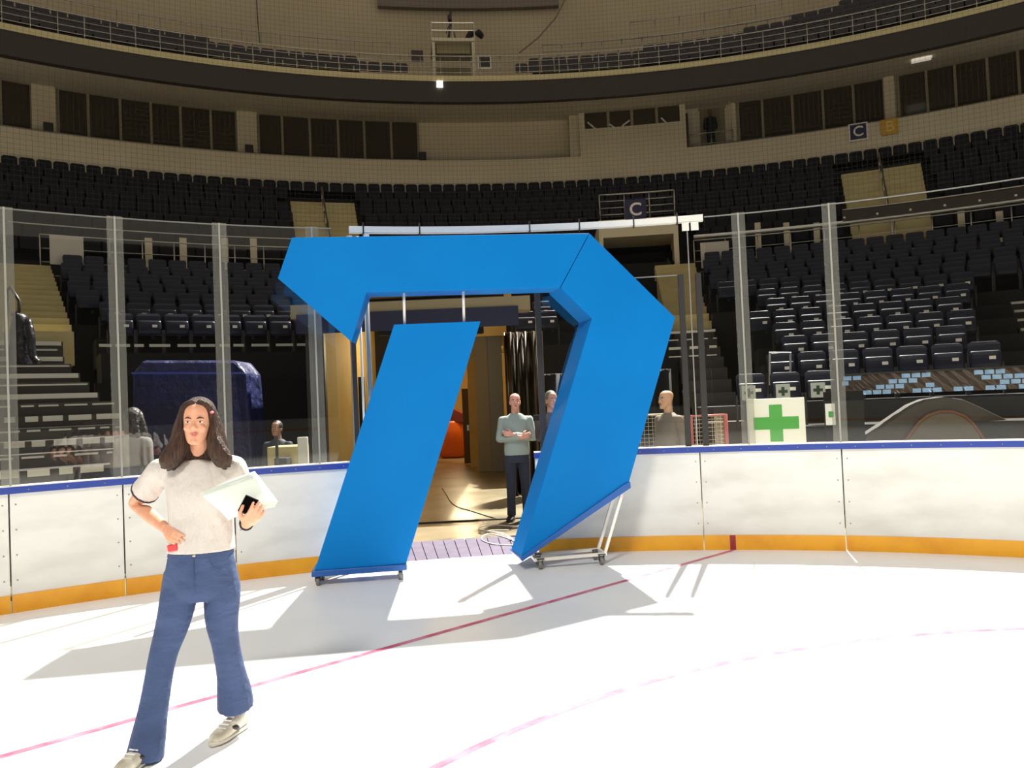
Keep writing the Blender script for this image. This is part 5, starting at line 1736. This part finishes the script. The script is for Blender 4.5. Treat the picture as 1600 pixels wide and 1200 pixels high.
sw = mat('grey_green_knit', rgb(142, 156, 150), 0.9, bump=(50, 0.4, 0.005))
dj = mat('dark_jeans', rgb(44, 50, 66), 0.9, noise=(4, rgb(34, 38, 52)))
pm = gnd(806, 812, -0.02)
stander('bald man in grey green sweater with folded arms standing in the gateway', Vector((0.03, 10.95, -0.02)), radians(4), 1.80, sw, dj, (206, 150, 132), None, 'crossed', 0.008)
dk = mat('dark_hair', rgb(30, 24, 20), 0.5, noise=(20, rgb(18, 15, 12)), bump=(30, 0.8, 0.02))
gj = mat('reflection_grey_jacket', rgb(104, 102, 98), 0.8)
stander('long haired person in grey top, reflection modelled behind the glass left of the woman', Vector((-4.16, 8.4, -0.02)), radians(160), 1.78, gj, mat('black_trousers', rgb(26, 26, 30), 0.8), (196, 150, 126), (dk, 'long'), 'down', 0.011)  # figure mirrored in the glass, built solid behind the pane
nj = mat('reflection_navy_jacket', rgb(40, 44, 58), 0.7)
stander('short haired man in dark jacket, reflection modelled behind the glass by the beige crate', Vector((at(434, 680, 10.6).x, 10.6, -0.02)), radians(-10), 1.55, nj, mat('black_trousers', rgb(26, 26, 30), 0.8), (150, 112, 92), (dk, 'short'), 'down', 0.011)  # reflection of a bystander, modelled as a solid figure
bj = mat('brown_grey_jacket', rgb(70, 62, 58), 0.75)
p_ = at(861, 640, 10.4)
stander('man in dark jacket holding a phone behind the gate glass', Vector((p_.x, 10.4, -0.02)), radians(20), 1.80, bj, mat('black_trousers', rgb(26, 26, 30), 0.8), (176, 130, 108), (mat('grey_hair', rgb(96, 90, 82), 0.6), 'short'), 'phone', 0.011)
ph_o = thing('mobile_phone', 'small dark phone held up by the man behind the gate glass', 'phone', Vector((p_.x - .19, 10.03, 1.44)))
MB().box((p_.x - .19, 10.03, 1.44), (.14, .01, .075), radians(15)).build('phone_body', M_BLACK, ph_o, bevel=.006)
MB().box((p_.x - .19, 10.038, 1.44), (.125, .002, .064), radians(15)).build('screen', M_WINDOW, ph_o)
gv = mat('reflection_taupe_vest', rgb(120, 110, 96), 0.8)
p_ = at(1044, 640, 9.5)
stander('balding man in taupe vest, reflection modelled behind the glass beside the stored goals', Vector((p_.x, 9.5, -0.02)), radians(-60), 1.74, gv, mat('black_trousers', rgb(26, 26, 30), 0.8), (190, 146, 112), None, 'down', 0.011)  # solid figure standing in for a reflection in the glass
# dark figure in the suite doorway
t, z = arc(1110, 200, RWN - 0.6)
stander('dark clothed figure in the doorway right of the press box', pol(CS, RWN - 0.7, t, PZ1 - 0.12), radians(-8), 1.7, mat('black_trousers', rgb(26, 26, 30), 0.8), mat('black_trousers', rgb(26, 26, 30), 0.8), (120, 90, 70), (dk, 'short'), 'down', 0.016)
print('seats', NSEAT, 'upper', nu_, 'circle', cc, Rc)
